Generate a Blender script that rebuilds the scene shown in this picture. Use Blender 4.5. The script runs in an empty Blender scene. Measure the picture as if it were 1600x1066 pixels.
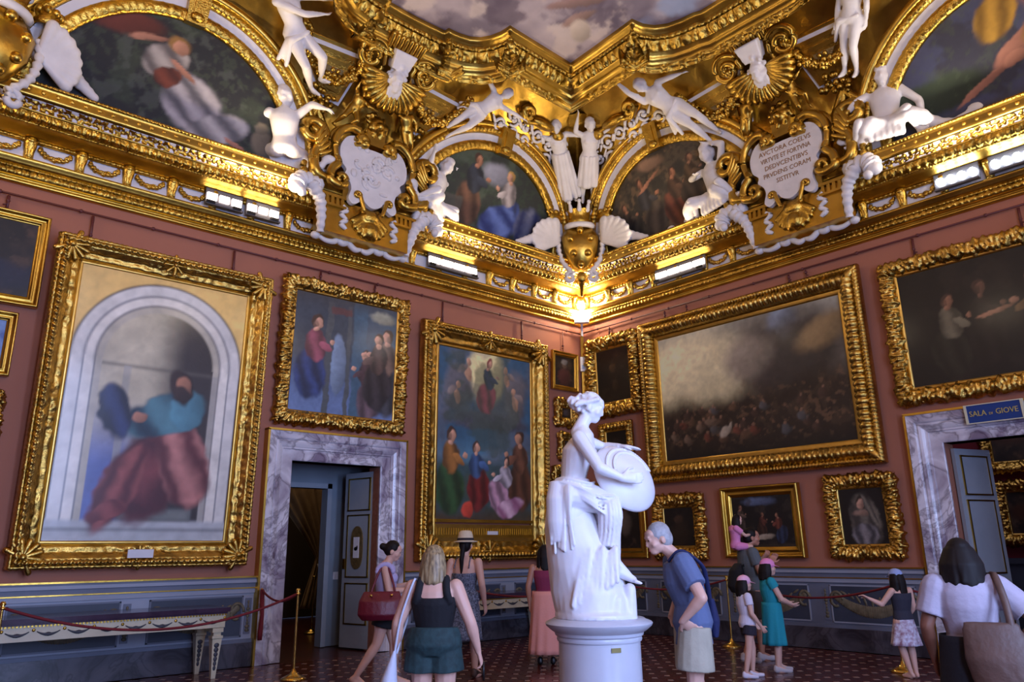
import bpy, math, random
import numpy as np
from mathutils import Vector, Matrix

# ------------------------------------------------------------------ camera, world, big lights, exposure
scene = bpy.context.scene
COL = scene.collection
CAM_P = (-11.41469, -10.66215, 1.43)
cam_d = bpy.data.cameras.new('camera'); cam = bpy.data.objects.new('camera', cam_d); COL.objects.link(cam)
CR, CU, CF = Vector((.75039, -.66088, -.0125)), Vector((-.1656, -.20627, .96438)), Vector((.63991, .72159, .26423))
cam.matrix_world = Matrix(((CR.x, CU.x, -CF.x, CAM_P[0]), (CR.y, CU.y, -CF.y, CAM_P[1]), (CR.z, CU.z, -CF.z, CAM_P[2]), (0, 0, 0, 1)))
cam_d.sensor_width = 36; cam_d.lens = 36*1200/1600; cam_d.clip_start = .05
scene.camera = cam
vs = scene.view_settings
vs.view_transform = 'Standard'; vs.look = 'None'; vs.gamma = 1; vs.use_curve_mapping = False
vs.exposure = 0.42
scene.cycles.max_bounces = 6; scene.cycles.diffuse_bounces = 3; scene.cycles.glossy_bounces = 3
scene.cycles.sample_clamp_indirect = 4; scene.cycles.use_denoising = True
world = bpy.data.worlds.new('world'); scene.world = world; world.use_nodes = True
bg = world.node_tree.nodes['Background']; bg.inputs[0].default_value = (.35, .5, 1, 1); bg.inputs[1].default_value = .35

def lamp(name, kind, loc, energy, color, size=None, size_y=None, aim=None, spread=None, radius=None):
    d = bpy.data.lights.new(name, kind); o = bpy.data.objects.new(name, d); COL.objects.link(o)
    o.location = loc; d.energy = energy; d.color = color
    if kind == 'AREA':
        d.shape = 'RECTANGLE'; d.size = size; d.size_y = size_y or size
        if spread: d.spread = spread
    elif radius: d.shadow_soft_size = radius
    if aim is not None:
        o.rotation_euler = (Vector(aim)-Vector(loc)).to_track_quat('-Z', 'Y').to_euler()
    return o
XMIN, YMIN, ZC, ZTOP = -12.9, -12.6, 5.96, 9.75
WINDOWS = [(-10.2, 1.5), (-7.2, 1.5), (-1.5, 1.5)]          # centre x, width; in the wall behind the photographer
for wx, ww in WINDOWS:                                    # daylight through the three tall windows
    lamp('window_daylight', 'AREA', (wx, YMIN-.25, 3.1), 400 if wx < -3 else 60, (.42, .56, 1.0), ww, 4.2, (wx, 0, 2.9))
# picture-hall floodlights of the unseen cornices, aimed at the vault
for wx in (-10.5, -7.5, -4.5, -1.5):
    lamp('cornice_uplight', 'AREA', (wx, YMIN+.45, 6.9), 34, (1, .8, .55), 1.0, .2, (wx, -5.4, 10.5))
for wy in (-10.5, -7.5, -4.5, -1.5):
    lamp('cornice_uplight', 'AREA', (XMIN+.45, wy, 6.9), 34, (1, .8, .55), 1.0, .2, (-5.4, wy, 10.5))

# ------------------------------------------------------------------ helpers
def lin(c):
    return tuple((x/12.92 if x <= .04045 else ((x+.055)/1.055)**2.4) for x in c)
def rgb(r, g, b): return lin((r/255, g/255, b/255))
MATS = {}
def mat(name, col, rough=.5, metal=0, var=0., vscale=4., col2=None, bump=0., bscale=30., coat=0., emit=0., ecol=None, spec=.5, detail=4., stretch=None, sub=0.):
    if name in MATS: return MATS[name]
    m = bpy.data.materials.new(name); m.use_nodes = True; nt = m.node_tree; N = nt.nodes; L = nt.links
    b = N['Principled BSDF']
    b.inputs['Base Color'].default_value = (*col, 1); b.inputs['Roughness'].default_value = rough
    b.inputs['Metallic'].default_value = metal; b.inputs['Specular IOR Level'].default_value = spec
    if coat: b.inputs['Coat Weight'].default_value = coat; b.inputs['Coat Roughness'].default_value = .12
    if sub: b.inputs['Subsurface Weight'].default_value = sub; b.inputs['Subsurface Radius'].default_value = (.02, .01, .006)
    if emit: b.inputs['Emission Color'].default_value = (*(ecol or col), 1); b.inputs['Emission Strength'].default_value = emit
    if var or bump:
        tc = N.new('ShaderNodeTexCoord'); src = tc.outputs['Object']
        if stretch:
            mp = N.new('ShaderNodeMapping'); mp.inputs['Scale'].default_value = stretch
            L.new(src, mp.inputs[0]); src = mp.outputs[0]
    if var:
        n = N.new('ShaderNodeTexNoise'); n.inputs['Scale'].default_value = vscale; n.inputs['Detail'].default_value = detail
        L.new(src, n.inputs['Vector'])
        r = N.new('ShaderNodeValToRGB'); r.color_ramp.elements[0].position = .32; r.color_ramp.elements[1].position = .68
        c2 = col2 or tuple(x*(1-var) for x in col)
        r.color_ramp.elements[0].color = (*c2, 1); r.color_ramp.elements[1].color = (*col, 1)
        L.new(n.outputs['Fac'], r.inputs[0]); L.new(r.outputs[0], b.inputs['Base Color'])
    if bump:
        n2 = N.new('ShaderNodeTexNoise'); n2.inputs['Scale'].default_value = bscale; n2.inputs['Detail'].default_value = 3
        L.new(src, n2.inputs['Vector'])
        bp = N.new('ShaderNodeBump'); bp.inputs['Strength'].default_value = bump; bp.inputs['Distance'].default_value = .02
        L.new(n2.outputs['Fac'], bp.inputs['Height']); L.new(bp.outputs[0], b.inputs['Normal'])
    MATS[name] = m; return m
def marble(name, c1, c2, c3, rough=.2, scale=2.2):
    if name in MATS: return MATS[name]
    m = bpy.data.materials.new(name); m.use_nodes = True; nt = m.node_tree; N = nt.nodes; L = nt.links
    b = N['Principled BSDF']; b.inputs['Roughness'].default_value = rough
    tc = N.new('ShaderNodeTexCoord')
    n = N.new('ShaderNodeTexNoise'); n.inputs['Scale'].default_value = scale; n.inputs['Detail'].default_value = 8; n.inputs['Distortion'].default_value = 1.8
    L.new(tc.outputs['Object'], n.inputs['Vector'])
    v = N.new('ShaderNodeTexVoronoi'); v.feature = 'DISTANCE_TO_EDGE'; v.inputs['Scale'].default_value = scale*3.2
    mx = N.new('ShaderNodeMixRGB'); mx.inputs[0].default_value = .62
    L.new(tc.outputs['Object'], mx.inputs[1]); L.new(n.outputs['Color'], mx.inputs[2]); L.new(mx.outputs[0], v.inputs['Vector'])
    r = N.new('ShaderNodeValToRGB'); e = r.color_ramp.elements
    e[0].position = .36; e[0].color = (*c2, 1); e[1].position = .62; e[1].color = (*c1, 1)
    L.new(n.outputs['Fac'], r.inputs[0])
    r2 = N.new('ShaderNodeValToRGB'); r2.color_ramp.elements[0].color = (.55, .55, .55, 1); r2.color_ramp.elements[1].color = (0, 0, 0, 1); r2.color_ramp.elements[1].position = .11
    L.new(v.outputs['Distance'], r2.inputs[0])
    m2 = N.new('ShaderNodeMixRGB'); L.new(r2.outputs[0], m2.inputs[0]); L.new(r.outputs[0], m2.inputs[1]); m2.inputs[2].default_value = (*c3, 1)
    L.new(m2.outputs[0], b.inputs['Base Color'])
    MATS[name] = m; return m
def attr_mat(name, rough=.3, coat=0., bump=0.):
    if name in MATS: return MATS[name]
    m = bpy.data.materials.new(name); m.use_nodes = True; N = m.node_tree.nodes; L = m.node_tree.links
    b = N['Principled BSDF']; b.inputs['Roughness'].default_value = rough
    if coat: b.inputs['Coat Weight'].default_value = coat; b.inputs['Coat Roughness'].default_value = .15
    a = N.new('ShaderNodeAttribute'); a.attribute_name = 'Col'; L.new(a.outputs['Color'], b.inputs['Base Color'])
    if bump:
        tc = N.new('ShaderNodeTexCoord'); n2 = N.new('ShaderNodeTexNoise'); n2.inputs['Scale'].default_value = 35
        L.new(tc.outputs['Object'], n2.inputs['Vector'])
        bp = N.new('ShaderNodeBump'); bp.inputs['Strength'].default_value = bump; bp.inputs['Distance'].default_value = .01
        L.new(n2.outputs['Fac'], bp.inputs['Height']); L.new(bp.outputs[0], b.inputs['Normal'])
    MATS[name] = m; return m

GOLD = mat('gilding', rgb(218, 176, 78), .28, 1, .5, 5, bump=.35, bscale=45)
GOLDS = mat('gilding_smooth', rgb(216, 174, 78), .31, 1, .4, 2.5, bump=.12, bscale=20)
GOLDF = mat('frame_gilding', rgb(220, 180, 92), .26, 1, .5, 6, bump=.3, bscale=70)
STUCCO = mat('white_stucco', rgb(226, 222, 222), .55, var=.12, vscale=5, bump=.1, bscale=25)
WALLM = mat('red_wall_cloth', rgb(168, 108, 86), .8, var=.1, vscale=.8, bump=.05, bscale=120)
RAILM = mat('red_rail_paint', rgb(92, 40, 42), .5)
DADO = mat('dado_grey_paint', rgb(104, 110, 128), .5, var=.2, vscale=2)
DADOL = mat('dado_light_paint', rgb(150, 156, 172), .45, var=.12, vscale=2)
DADOD = mat('dado_dark_panel', rgb(58, 66, 84), .5, var=.3, vscale=2)
GRIS = mat('grisaille_ornament', rgb(116, 106, 84), .6, var=.4, vscale=14)
BASEM = marble('base_marble', rgb(84, 80, 88), rgb(44, 40, 48), rgb(28, 24, 30), .3, 1.6)
DOORM = marble('door_marble', rgb(224, 222, 232), rgb(136, 124, 144), rgb(64, 46, 64), .16, 1.5)
DOORP = mat('door_paint', rgb(150, 158, 168), .4, var=.12, vscale=3)
WHITEP = mat('white_panel_paint', rgb(222, 220, 224), .55, var=.08)
BLACK = mat('black_plastic', rgb(18, 18, 20), .4)
BRASS = mat('brass', rgb(220, 185, 100), .2, 1)
ROPE = mat('red_rope', rgb(110, 12, 26), .7, bump=.4, bscale=150)

class MB:
    def __init__(s): s.V = []; s.F = []; s.n = 0
    def add(s, v, f):
        v = np.asarray(v, float).reshape(-1, 3); s.V.append(v)
        k = s.n; s.F.extend([tuple(int(i)+k for i in q) for q in f]); s.n += len(v); return s
    def box(s, c, d, rz=0, ry=0, taper=1.):
        x, y, z = (k/2 for k in d)
        v = np.array([(-x, -y, -z), (x, -y, -z), (x, y, -z), (-x, y, -z), (-x*taper, -y*taper, z), (x*taper, -y*taper, z), (x*taper, y*taper, z), (-x*taper, y*taper, z)])
        if ry: v = v @ np.array(Matrix.Rotation(ry, 3, 'Y')).T
        if rz: v = v @ np.array(Matrix.Rotation(rz, 3, 'Z')).T
        return s.add(v+np.array(c), [(0, 3, 2, 1), (4, 5, 6, 7), (0, 1, 5, 4), (1, 2, 6, 5), (2, 3, 7, 6), (3, 0, 4, 7)])
    def grid(s, P, cu=False, cv=False):
        n, m = P.shape[:2]; idx = np.arange(n*m).reshape(n, m)
        a = idx if not cu else np.vstack([idx, idx[:1]])
        if cv: a = np.hstack([a, a[:, :1]])
        f = np.stack([a[:-1, :-1], a[1:, :-1], a[1:, 1:], a[:-1, 1:]], -1).reshape(-1, 4)
        return s.add(P.reshape(-1, 3), f)
    def tube(s, pts, r, n=8, sx=1., close=False):
        pts = np.asarray(pts, float); k = len(pts)
        r = np.full(k, r, float) if np.isscalar(r) else np.asarray(r, float)
        t = np.gradient(pts, axis=0)
        if close: t = np.roll(pts, -1, 0)-np.roll(pts, 1, 0)
        t /= np.linalg.norm(t, axis=1, keepdims=True)+1e-9
        ref = np.array([0, 0, 1.]) if abs(t[:, 2]).mean() < .75 else np.array([0, 1., 0])
        nb = np.cross(t, ref); nb /= np.linalg.norm(nb, axis=1, keepdims=True)+1e-9
        nn = np.cross(nb, t)
        a = np.arange(n)/n*2*math.pi
        P = pts[:, None]+r[:, None, None]*(np.cos(a)[None, :, None]*nb[:, None]*sx+np.sin(a)[None, :, None]*nn[:, None])
        k0 = s.n; s.grid(P, close, True)
        if not close:
            s.F.append(tuple(range(k0+n-1, k0-1, -1))[::-1]); s.F.append(tuple(range(k0+(k-1)*n, k0+k*n))[::-1])
        return s
    def lathe(s, prof, n=24, c=(0, 0, 0), axis='Z'):
        pr = np.asarray(prof, float); a = np.arange(n)/n*2*math.pi
        P = np.stack([pr[:, 0, None]*np.cos(a), pr[:, 0, None]*np.sin(a), np.repeat(pr[:, 1, None], n, 1)], -1)
        if axis == 'Y': P = P[..., [0, 2, 1]]
        if axis == 'X': P = P[..., [2, 0, 1]]
        return s.grid(P+np.array(c), False, True)
    def ell(s, c, r, n=10, m=7, R=None):
        r = np.ones(3)*r if np.isscalar(r) else np.array(r)
        th = np.linspace(0.001, math.pi-.001, m); a = np.arange(n)/n*2*math.pi
        P = np.stack([np.sin(th)[:, None]*np.cos(a), np.sin(th)[:, None]*np.sin(a), np.repeat(np.cos(th)[:, None], n, 1)], -1)*r
        if R is not None: P = P @ np.array(R).T
        return s.grid((P+np.array(c))[::-1], False, True)
    def cone(s, p0, p1, r0, r1, n=10):          # round cone with hemispherical ends
        p0 = np.array(p0, float); p1 = np.array(p1, float); d = p1-p0; l = np.linalg.norm(d)+1e-6; d /= l
        q = np.linspace(0, math.pi/2, 4)
        pts = [p0-d*r0*math.cos(x) for x in q]+[p1+d*r1*math.sin(x) for x in q]
        rr = [max(r0*math.sin(x), 1e-3) for x in q]+[max(r1*math.cos(x), 1e-3) for x in q]
        ref = np.array([0, 0, 1.]) if abs(d[2]) < .8 else np.array([1., 0, 0])
        u = np.cross(d, ref); u /= np.linalg.norm(u); w = np.cross(u, d)
        a = np.arange(n)/n*2*math.pi
        P = np.array(pts)[:, None]+np.array(rr)[:, None, None]*(np.cos(a)[:, None]*u+np.sin(a)[:, None]*w)[None]
        return s.grid(P, False, True)
    def loft(s, rings, n=16):                   # rings: (centre, lateral vec, front vec)
        a = np.arange(n)/n*2*math.pi; R = []
        for c, u, w in rings:
            R.append(np.array(c)+np.cos(a)[:, None]*np.array(u)+np.sin(a)[:, None]*np.array(w))
        c0, c1 = np.array(rings[0][0], float), np.array(rings[-1][0], float)
        R = [np.repeat(c0[None], n, 0)+(R[0]-c0)*.02]+R+[np.repeat(c1[None], n, 0)+(R[-1]-c1)*.02]
        return s.grid(np.array(R), False, True)
    def prism(s, poly, y0, y1):                 # polygon in XZ, extruded along Y
        n = len(poly); v = [(x, y0, z) for x, z in poly]+[(x, y1, z) for x, z in poly]
        f = [tuple(range(n)), tuple(range(2*n-1, n-1, -1))]+[(i, i+n, (i+1) % n+n, (i+1) % n) for i in range(n)]
        return s.add(v, f)
    def xf(s, M):
        M = np.array(M); s.V = [v @ M[:3, :3].T+M[:3, 3] for v in s.V]; return s
    def mesh(s, name):
        me = bpy.data.meshes.new(name); me.from_pydata(np.vstack(s.V).tolist(), [], s.F); return me
    def build(s, name, m, parent=None, loc=(0, 0, 0), rot=(0, 0, 0), smooth=True, sharp=None, flip=False):
        me = s.mesh(name); o = link(name, me, m, parent, loc, rot)
        if flip: me.flip_normals()
        if smooth: me.polygons.foreach_set('use_smooth', [True]*len(me.polygons))
        if smooth and sharp: me.set_sharp_from_angle(angle=math.radians(sharp))
        return o
def link(name, me, m=None, parent=None, loc=(0, 0, 0), rot=(0, 0, 0)):
    o = bpy.data.objects.new(name, me); COL.objects.link(o)
    if me is not None and m is not None and not me.materials: me.materials.append(m)
    if parent is not None: o.parent = parent
    o.location = loc; o.rotation_euler = rot
    return o
def empty(name, loc=(0, 0, 0), rot=(0, 0, 0)):
    o = bpy.data.objects.new(name, None); COL.objects.link(o); o.location = loc; o.rotation_euler = rot
    o.empty_display_size = .1; return o
def tag(o, label=None, cat=None, group=None, kind=None):
    if label: o['label'] = label
    if cat: o['category'] = cat
    if group: o['group'] = group
    if kind: o['kind'] = kind
    return o
def place(wall, s, z, d=0.):                    # s: metres from the corner along the wall, d: off the wall; local -Y looks into the room
    return ((-s, -d, z), (0, 0, 0)) if wall == 'L' else ((-d, -s, z), (0, 0, -math.pi/2))
def wpt(wall, s, d, z): return (-s, -d, z) if wall == 'L' else (-d, -s, z)
def lx(wall, s, s0): return (s0-s) if wall == 'L' else (s-s0)   # local x of a wall position s for an object placed at s0
def hsh(i, j, seed):
    n = np.sin(i*127.1+j*311.7+seed*74.7)*43758.5453; return n-np.floor(n)
def vnoise(x, y, seed=0):
    x = np.asarray(x, float); y = np.asarray(y, float)
    i, j = np.floor(x), np.floor(y); u, v = x-i, y-j; u = u*u*(3-2*u); v = v*v*(3-2*v)
    return (hsh(i, j, seed)*(1-u)+hsh(i+1, j, seed)*u)*(1-v)+(hsh(i, j+1, seed)*(1-u)+hsh(i+1, j+1, seed)*u)*v
def fbm(x, y, seed=0, o=4):
    r = 0; a = .5
    for k in range(o): r = r+a*vnoise(x*2**k, y*2**k, seed+k); a *= .5
    return r
def sstep(a, b, x): t = np.clip((x-a)/(b-a), 0, 1); return t*t*(3-2*t)
def resample(P, n):                             # polyline profile -> n points evenly along its length
    P = np.asarray(P, float); d = np.r_[0, np.cumsum(np.linalg.norm(np.diff(P, axis=0), axis=1))]
    t = np.linspace(0, d[-1], n); return np.stack([np.interp(t, d, P[:, k]) for k in range(P.shape[1])], -1)
# relief patterns: u along the run in metres, v 0..1 across; return height in metres
def p_bead(u, v, p, h): x = np.abs((u/p) % 1*2-1); return h*np.sqrt(np.clip(1-x**2*1.3-(v*2-1)**2, 0, 1))
def p_egg(u, v, p, h):
    x = (u/p) % 1*2-1; e = np.sqrt(np.clip(1-(x/.62)**2-((v-.55)/.52)**2, 0, 1)); r = np.exp(-((np.hypot(x/.8, (v-.55)/.6)-1)/.12)**2)*.6
    dart = np.exp(-((np.abs(x)-1)/.09)**2)*.55
    return h*np.maximum(np.maximum(e, r), dart)
def p_leaf(u, v, p, h):
    x = np.abs((u/p) % 1*2-1); tip = np.clip(1-(x/(1.02-.5*v))**2, 0, 1); vein = .75+.25*np.cos(x*14+v*5)
    return h*np.sqrt(tip)*vein*(.45+.55*np.sin(np.clip(v, 0, 1)*math.pi))
def p_rope(u, v, p, h): return h*(.5+.5*np.sin(2*math.pi*(u/p+v*.9)))*np.sqrt(np.clip(1-(v*2-1)**2, 0, 1))
def p_scroll(u, v, p, h, seed=0):
    k = np.floor(u/p); x = (u/p-k)*2-1; y = (v*2-1)*np.where(k % 2 == 0, 1, -1)
    r = np.hypot(x, y*.9); th = np.arctan2(y, x)
    sp = .5+.5*np.cos(th*2+r*9); leaf = np.clip(.5+.5*np.cos(th*5+k*2.1), 0, 1)*np.exp(-((r-.75)/.3)**2)
    return h*(.55*sp*np.exp(-(r/.85)**4)+.6*leaf+.25*vnoise(u*60, v*12, seed))
def p_carve(u, v, sc, h, seed=0): return h*sstep(.35, .7, fbm(u*sc, v*sc*.25+seed, seed, 3))
def p_gad(u, v, p, h): x = (u/p) % 1*2-1; return h*np.sqrt(np.clip(1-x*x, 0, 1))*np.sin(np.clip(v, 0, 1)*math.pi)**.5
# ------------------------------------------------------------------ setting: floor, walls, ceiling
def quadbox(mb, x0, x1, y0, y1, z0, z1): mb.box(((x0+x1)/2, (y0+y1)/2, (z0+z1)/2), (x1-x0, y1-y0, z1-z0))
FLOORM = mat('terracotta_floor', rgb(84, 34, 28), .28, var=.45, vscale=3, spec=.5)
TILE_R = mat('terracotta_tile', rgb(88, 36, 29), .22, var=.4, vscale=2.2)
TILE_W = mat('white_inlay_tile', rgb(176, 150, 138), .25, var=.3, vscale=5)
mb = MB(); quadbox(mb, XMIN-.4, 7.2, YMIN-.4, 8.2, -.25, -.012)
floor = tag(mb.build('floor', FLOORM, smooth=False), kind='structure')
def to_px(P):
    d = Vector(P)-Vector(CAM_P); w = d.dot(CF)
    return (800+1200*d.dot(CR)/w, 533-1200*d.dot(CU)/w) if w > .1 else (-9e3, -9e3)
TP = .23
def octa(c):
    h = TP/2-.004; k = .05
    P = [(h, -h+k), (h, h-k), (h-k, h), (-h+k, h), (-h, h-k), (-h, -h+k), (-h+k, -h), (h-k, -h)]
    v = [(x, y, 0) for x, y in P]+[(x, y, -.01) for x, y in P]
    return np.array(v)+np.array(c), [tuple(range(8))]+[(i, i+8, (i+1) % 8+8, (i+1) % 8) for i in range(8)]
def dot(c):
    h = .044; P = [(h, 0), (0, h), (-h, 0), (0, -h)]
    v = [(x, y, 0) for x, y in P]+[(x, y, -.01) for x, y in P]
    return np.array(v)+np.array(c), [(0, 1, 2, 3)]+[(i, i+4, (i+1) % 4+4, (i+1) % 4) for i in range(4)]
for gen, m, nm, sh in ((octa, TILE_R, 'octagon_tile', 0.), (dot, TILE_W, 'inlay_tile', TP/2)):
    near = []; rest = MB()
    for i in range(-56, 1):
        for j in range(-54, 0):
            c = (i*TP-.06+sh, j*TP-.06+sh, 0.)
            if c[0] > -.2 or c[1] > -.2: continue
            px = to_px(c)
            if -40 < px[0] < 1640 and px[1] < 1085: near.append((-px[1], c))
            elif math.hypot(c[0]-CAM_P[0], c[1]-CAM_P[1]) < 6.5: rest.add(*gen(c))
    near.sort()
    me = None
    for k, (q, c) in enumerate(near):
        if k < 300:
            if me is None:
                b = MB(); b.add(*gen((0, 0, 0))); me = b.mesh(nm)
            link(nm, me, m, floor, c)
        else: rest.add(*gen(c))
    tag(rest.build(nm+'_field', m, floor, smooth=False), kind='stuff')

DL = (-6.33, -4.82, 2.76)      # left doorway opening x0, x1, height
DR = (-8.25, -6.69, 2.79)      # right doorway opening y0, y1, height
mb = MB(); T = .3
quadbox(mb, XMIN, DL[0], 0, T, 0, ZTOP); quadbox(mb, DL[1], T, 0, T, 0, ZTOP); quadbox(mb, DL[0], DL[1], 0, T, DL[2], ZTOP)
wall_left = tag(mb.build('wall_left', WALLM, smooth=False), kind='structure')
mb = MB()
quadbox(mb, 0, T, DR[1], 0, 0, ZTOP); quadbox(mb, 0, T, YMIN, DR[0], 0, ZTOP); quadbox(mb, 0, T, DR[0], DR[1], DR[2], ZTOP)
wall_right = tag(mb.build('wall_right', WALLM, smooth=False), kind='structure')
mb = MB(); quadbox(mb, XMIN-T, XMIN, YMIN-T, T, 0, ZTOP)
tag(mb.build('wall_far', WALLM, smooth=False), kind='structure')
mb = MB(); xs = XMIN
for wx, ww in WINDOWS:
    quadbox(mb, xs, wx-ww/2, YMIN-T, YMIN, 0, ZTOP); quadbox(mb, wx-ww/2, wx+ww/2, YMIN-T, YMIN, 0, .9); quadbox(mb, wx-ww/2, wx+ww/2, YMIN-T, YMIN, 5.3, ZTOP); xs = wx+ww/2
quadbox(mb, xs, T, YMIN-T, YMIN, 0, ZTOP)
tag(mb.build('wall_back', WALLM, smooth=False), kind='structure')
WINM = mat('window_paint', rgb(200, 200, 205), .5)
for k, (wx, ww) in enumerate(WINDOWS):
    w = empty('window_%d' % (k+1), (wx, YMIN-.08, .9)); tag(w, kind='structure')
    mb = MB()
    for x in (-ww/2+.04, 0, ww/2-.04): mb.box((x, 0, 2.2), (.07, .06, 4.4))
    for z in (.04, 1.1, 2.2, 3.3, 4.36): mb.box((0, 0, z), (ww, .05, .06))
    mb.build('window_frame', WINM, w, smooth=False)
mb = MB(); quadbox(mb, XMIN-T, T, YMIN-T, T, ZTOP, ZTOP+.25)
ceiling = tag(mb.build('ceiling', GOLDS, smooth=False), kind='structure')

# ---- painting with colour masses, stored on the mesh
class Paint:
    def __init__(s, X, Y, base, asp=1.): s.X, s.Y, s.a = X, Y, asp; s.I = np.zeros(X.shape+(3,))+np.array(lin([c/255 for c in base])); s.X0, s.Y0 = X, Y; s.warp(.02)
    def warp(s, k):
        X, Y, a = s.X0, s.Y0, s.a; s.X = X+k/a*((fbm(X*a*9+5, Y*9, 31, 3)-.45)*2+.5*(vnoise(X*a*40, Y*40, 33)-.5)); s.Y = Y+k*((fbm(X*a*9+9, Y*9+4, 35, 3)-.45)*2+.5*(vnoise(X*a*40, Y*40, 37)-.5))
    def c(s, col): return np.array(lin([c/255 for c in col]))
    def mix(s, m, col): s.I = s.I*(1-m[..., None])+s.c(col)*m[..., None]; return s
    def vgrad(s, y0, y1, col, k=1.): return s.mix(k*sstep(y0, y1, s.Y), col)
    def hgrad(s, x0, x1, col, k=1.): return s.mix(k*sstep(x0, x1, s.X), col)
    def blob(s, x, y, rx, ry, col, rot=0, soft=.35, k=1., wob=.25, seed=1):
        dx = (s.X-x)*s.a; dy = s.Y-y; c, n = math.cos(rot), math.sin(rot)
        u = (dx*c+dy*n)/(rx*s.a); v = (-dx*n+dy*c)/ry
        r = np.hypot(u, v)+wob*(fbm(s.X*6+seed, s.Y*6/s.a, seed)-.47)
        m = k*sstep(1+soft/2, 1-soft/2, r); f = np.clip(.92-.3*u+.22*v, .45, 1.3)[..., None]
        s.I = s.I*(1-m[..., None])+s.c(col)*f*m[..., None]; return s
    def rect(s, x0, x1, y0, y1, col, soft=.01, k=1.):
        m = sstep(x0-soft, x0+soft, s.X)*sstep(x1+soft, x1-soft, s.X)*sstep(y0-soft, y0+soft, s.Y)*sstep(y1+soft, y1-soft, s.Y); return s.mix(m*k, col)
    def cloud(s, sc, lo, hi, col, k=1., seed=3): return s.mix(k*sstep(lo, hi, fbm(s.X*sc*s.a, s.Y*sc, seed, 5)), col)
    def mottle(s, amt, sc=18, seed=7): s.I = s.I*(1+amt*(fbm(s.X*sc*s.a, s.Y*sc, seed, 4)[..., None]-.47)*2); return s
    def fig(s, x, y, h, robe, robe2, lean=0., skin=(196, 148, 122), hair=(58, 40, 32), seed=1, arm=1):
        a = s.a; kx = h/a
        s.folds(x-lean*kx*.3, y+.27*h, .2*kx, .29*h, tuple(c*.55 for c in robe), robe, lean, 6, seed, .25)
        s.folds(x+lean*kx*.1, y+.62*h, .13*kx, .19*h, tuple(c*.55 for c in robe2), robe2, lean*.6, 4, seed+3, .25)
        s.blob(x+arm*.13*kx, y+.6*h, .1*kx, .045*h, robe2, -.5*arm, .3, seed=seed); s.blob(x+arm*.22*kx, y+.66*h, .035*kx, .03*h, skin, 0, .4, wob=.1)
        s.blob(x+lean*.2*kx, y+.885*h, .07*kx, .085*h, hair, 0, .3, wob=.2, seed=seed); s.blob(x+lean*.2*kx+arm*.018*kx, y+.87*h, .047*kx, .066*h, skin, 0, .35, wob=.12)
        s.blob(x+lean*.2*kx-arm*.02*kx, y+.85*h, .025*kx, .05*h, tuple(c*.6 for c in skin), 0, .8, .7); s.blob(x+lean*.1*kx, y+.79*h, .035*kx, .03*h, skin, 0, .5)
        return s
    def folds(s, x, y, rx, ry, col, col2, rot=0, n=5, seed=2, soft=.3):
        dx = (s.X-x)*s.a; dy = s.Y-y; c, q = math.cos(rot), math.sin(rot)
        u = (dx*c+dy*q)/(rx*s.a); v = (-dx*q+dy*c)/ry
        r = np.hypot(u, v)+.22*(fbm(s.X*7+seed, s.Y*7/s.a, seed)-.47); m = sstep(1+soft/2, 1-soft/2, r)
        f = .5+.5*np.sin(u*n+v*1.3+4*fbm(s.X*5, s.Y*5, seed))
        s.mix(m, col); return s.mix(m*f*.8, col2)
def paint_mesh(name, P, I, m, parent=None, loc=(0, 0, 0), rot=(0, 0, 0), flip=False):
    mb = MB(); mb.grid(P); me = mb.mesh(name)
    if flip: me.flip_normals()
    a = me.color_attributes.new('Col', 'FLOAT_COLOR', 'POINT')
    d = np.ones((P.shape[0]*P.shape[1], 4)); d[:, :3] = np.clip(I, 0, 1).reshape(-1, 3); a.data.foreach_set('color', d.ravel())
    return link(name, me, m, parent, loc, rot)
FRESCO = attr_mat('fresco_paint', .75)
OIL = attr_mat('oil_paint', .5, .3, .12)
OILD = attr_mat('dark_oil_paint', .5, .12, .08)

# ---- ceiling fresco: clouds
n = 190; gx, gy = np.meshgrid(np.linspace(-9.4, -1.6, n), np.linspace(-9.4, -1.6, n), indexing='ij')
pt = Paint(gx/4, gy/4, (128, 118, 134))
pt.cloud(4, .42, .58, (178, 166, 176), seed=5); pt.cloud(7, .45, .6, (96, 84, 104), .8, seed=9); pt.cloud(3, .52, .62, (150, 164, 200), .9, seed=12); pt.cloud(9, .56, .68, (206, 192, 190), .8, seed=21)
for x, y, r1, r2, col, ro in ((-3.85, -3.75, .12, .5, (150, 122, 120), .6), (-3.55, -3.5, .1, .3, (156, 128, 122), .2), (-4.35, -4.35, .1, .5, (112, 92, 84), .9), (-4.9, -5.0, .35, .45, (176, 146, 136), .4), (-5.6, -4.4, .3, .6, (136, 100, 98), 1.3), (-3.3, -3.3, .3, .18, (196, 182, 172), .7), (-6.2, -5.8, .6, .5, (170, 130, 110), .3)):
    pt.blob(x/4, y/4, r1/4, r2/4, col, rot=ro, soft=.4, seed=int(-x*10))
pt.mottle(.1, 30)
paint_mesh('ceiling_fresco', np.stack([gx, gy, gx*0+9.7], -1), pt.I, FRESCO, ceiling)

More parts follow.
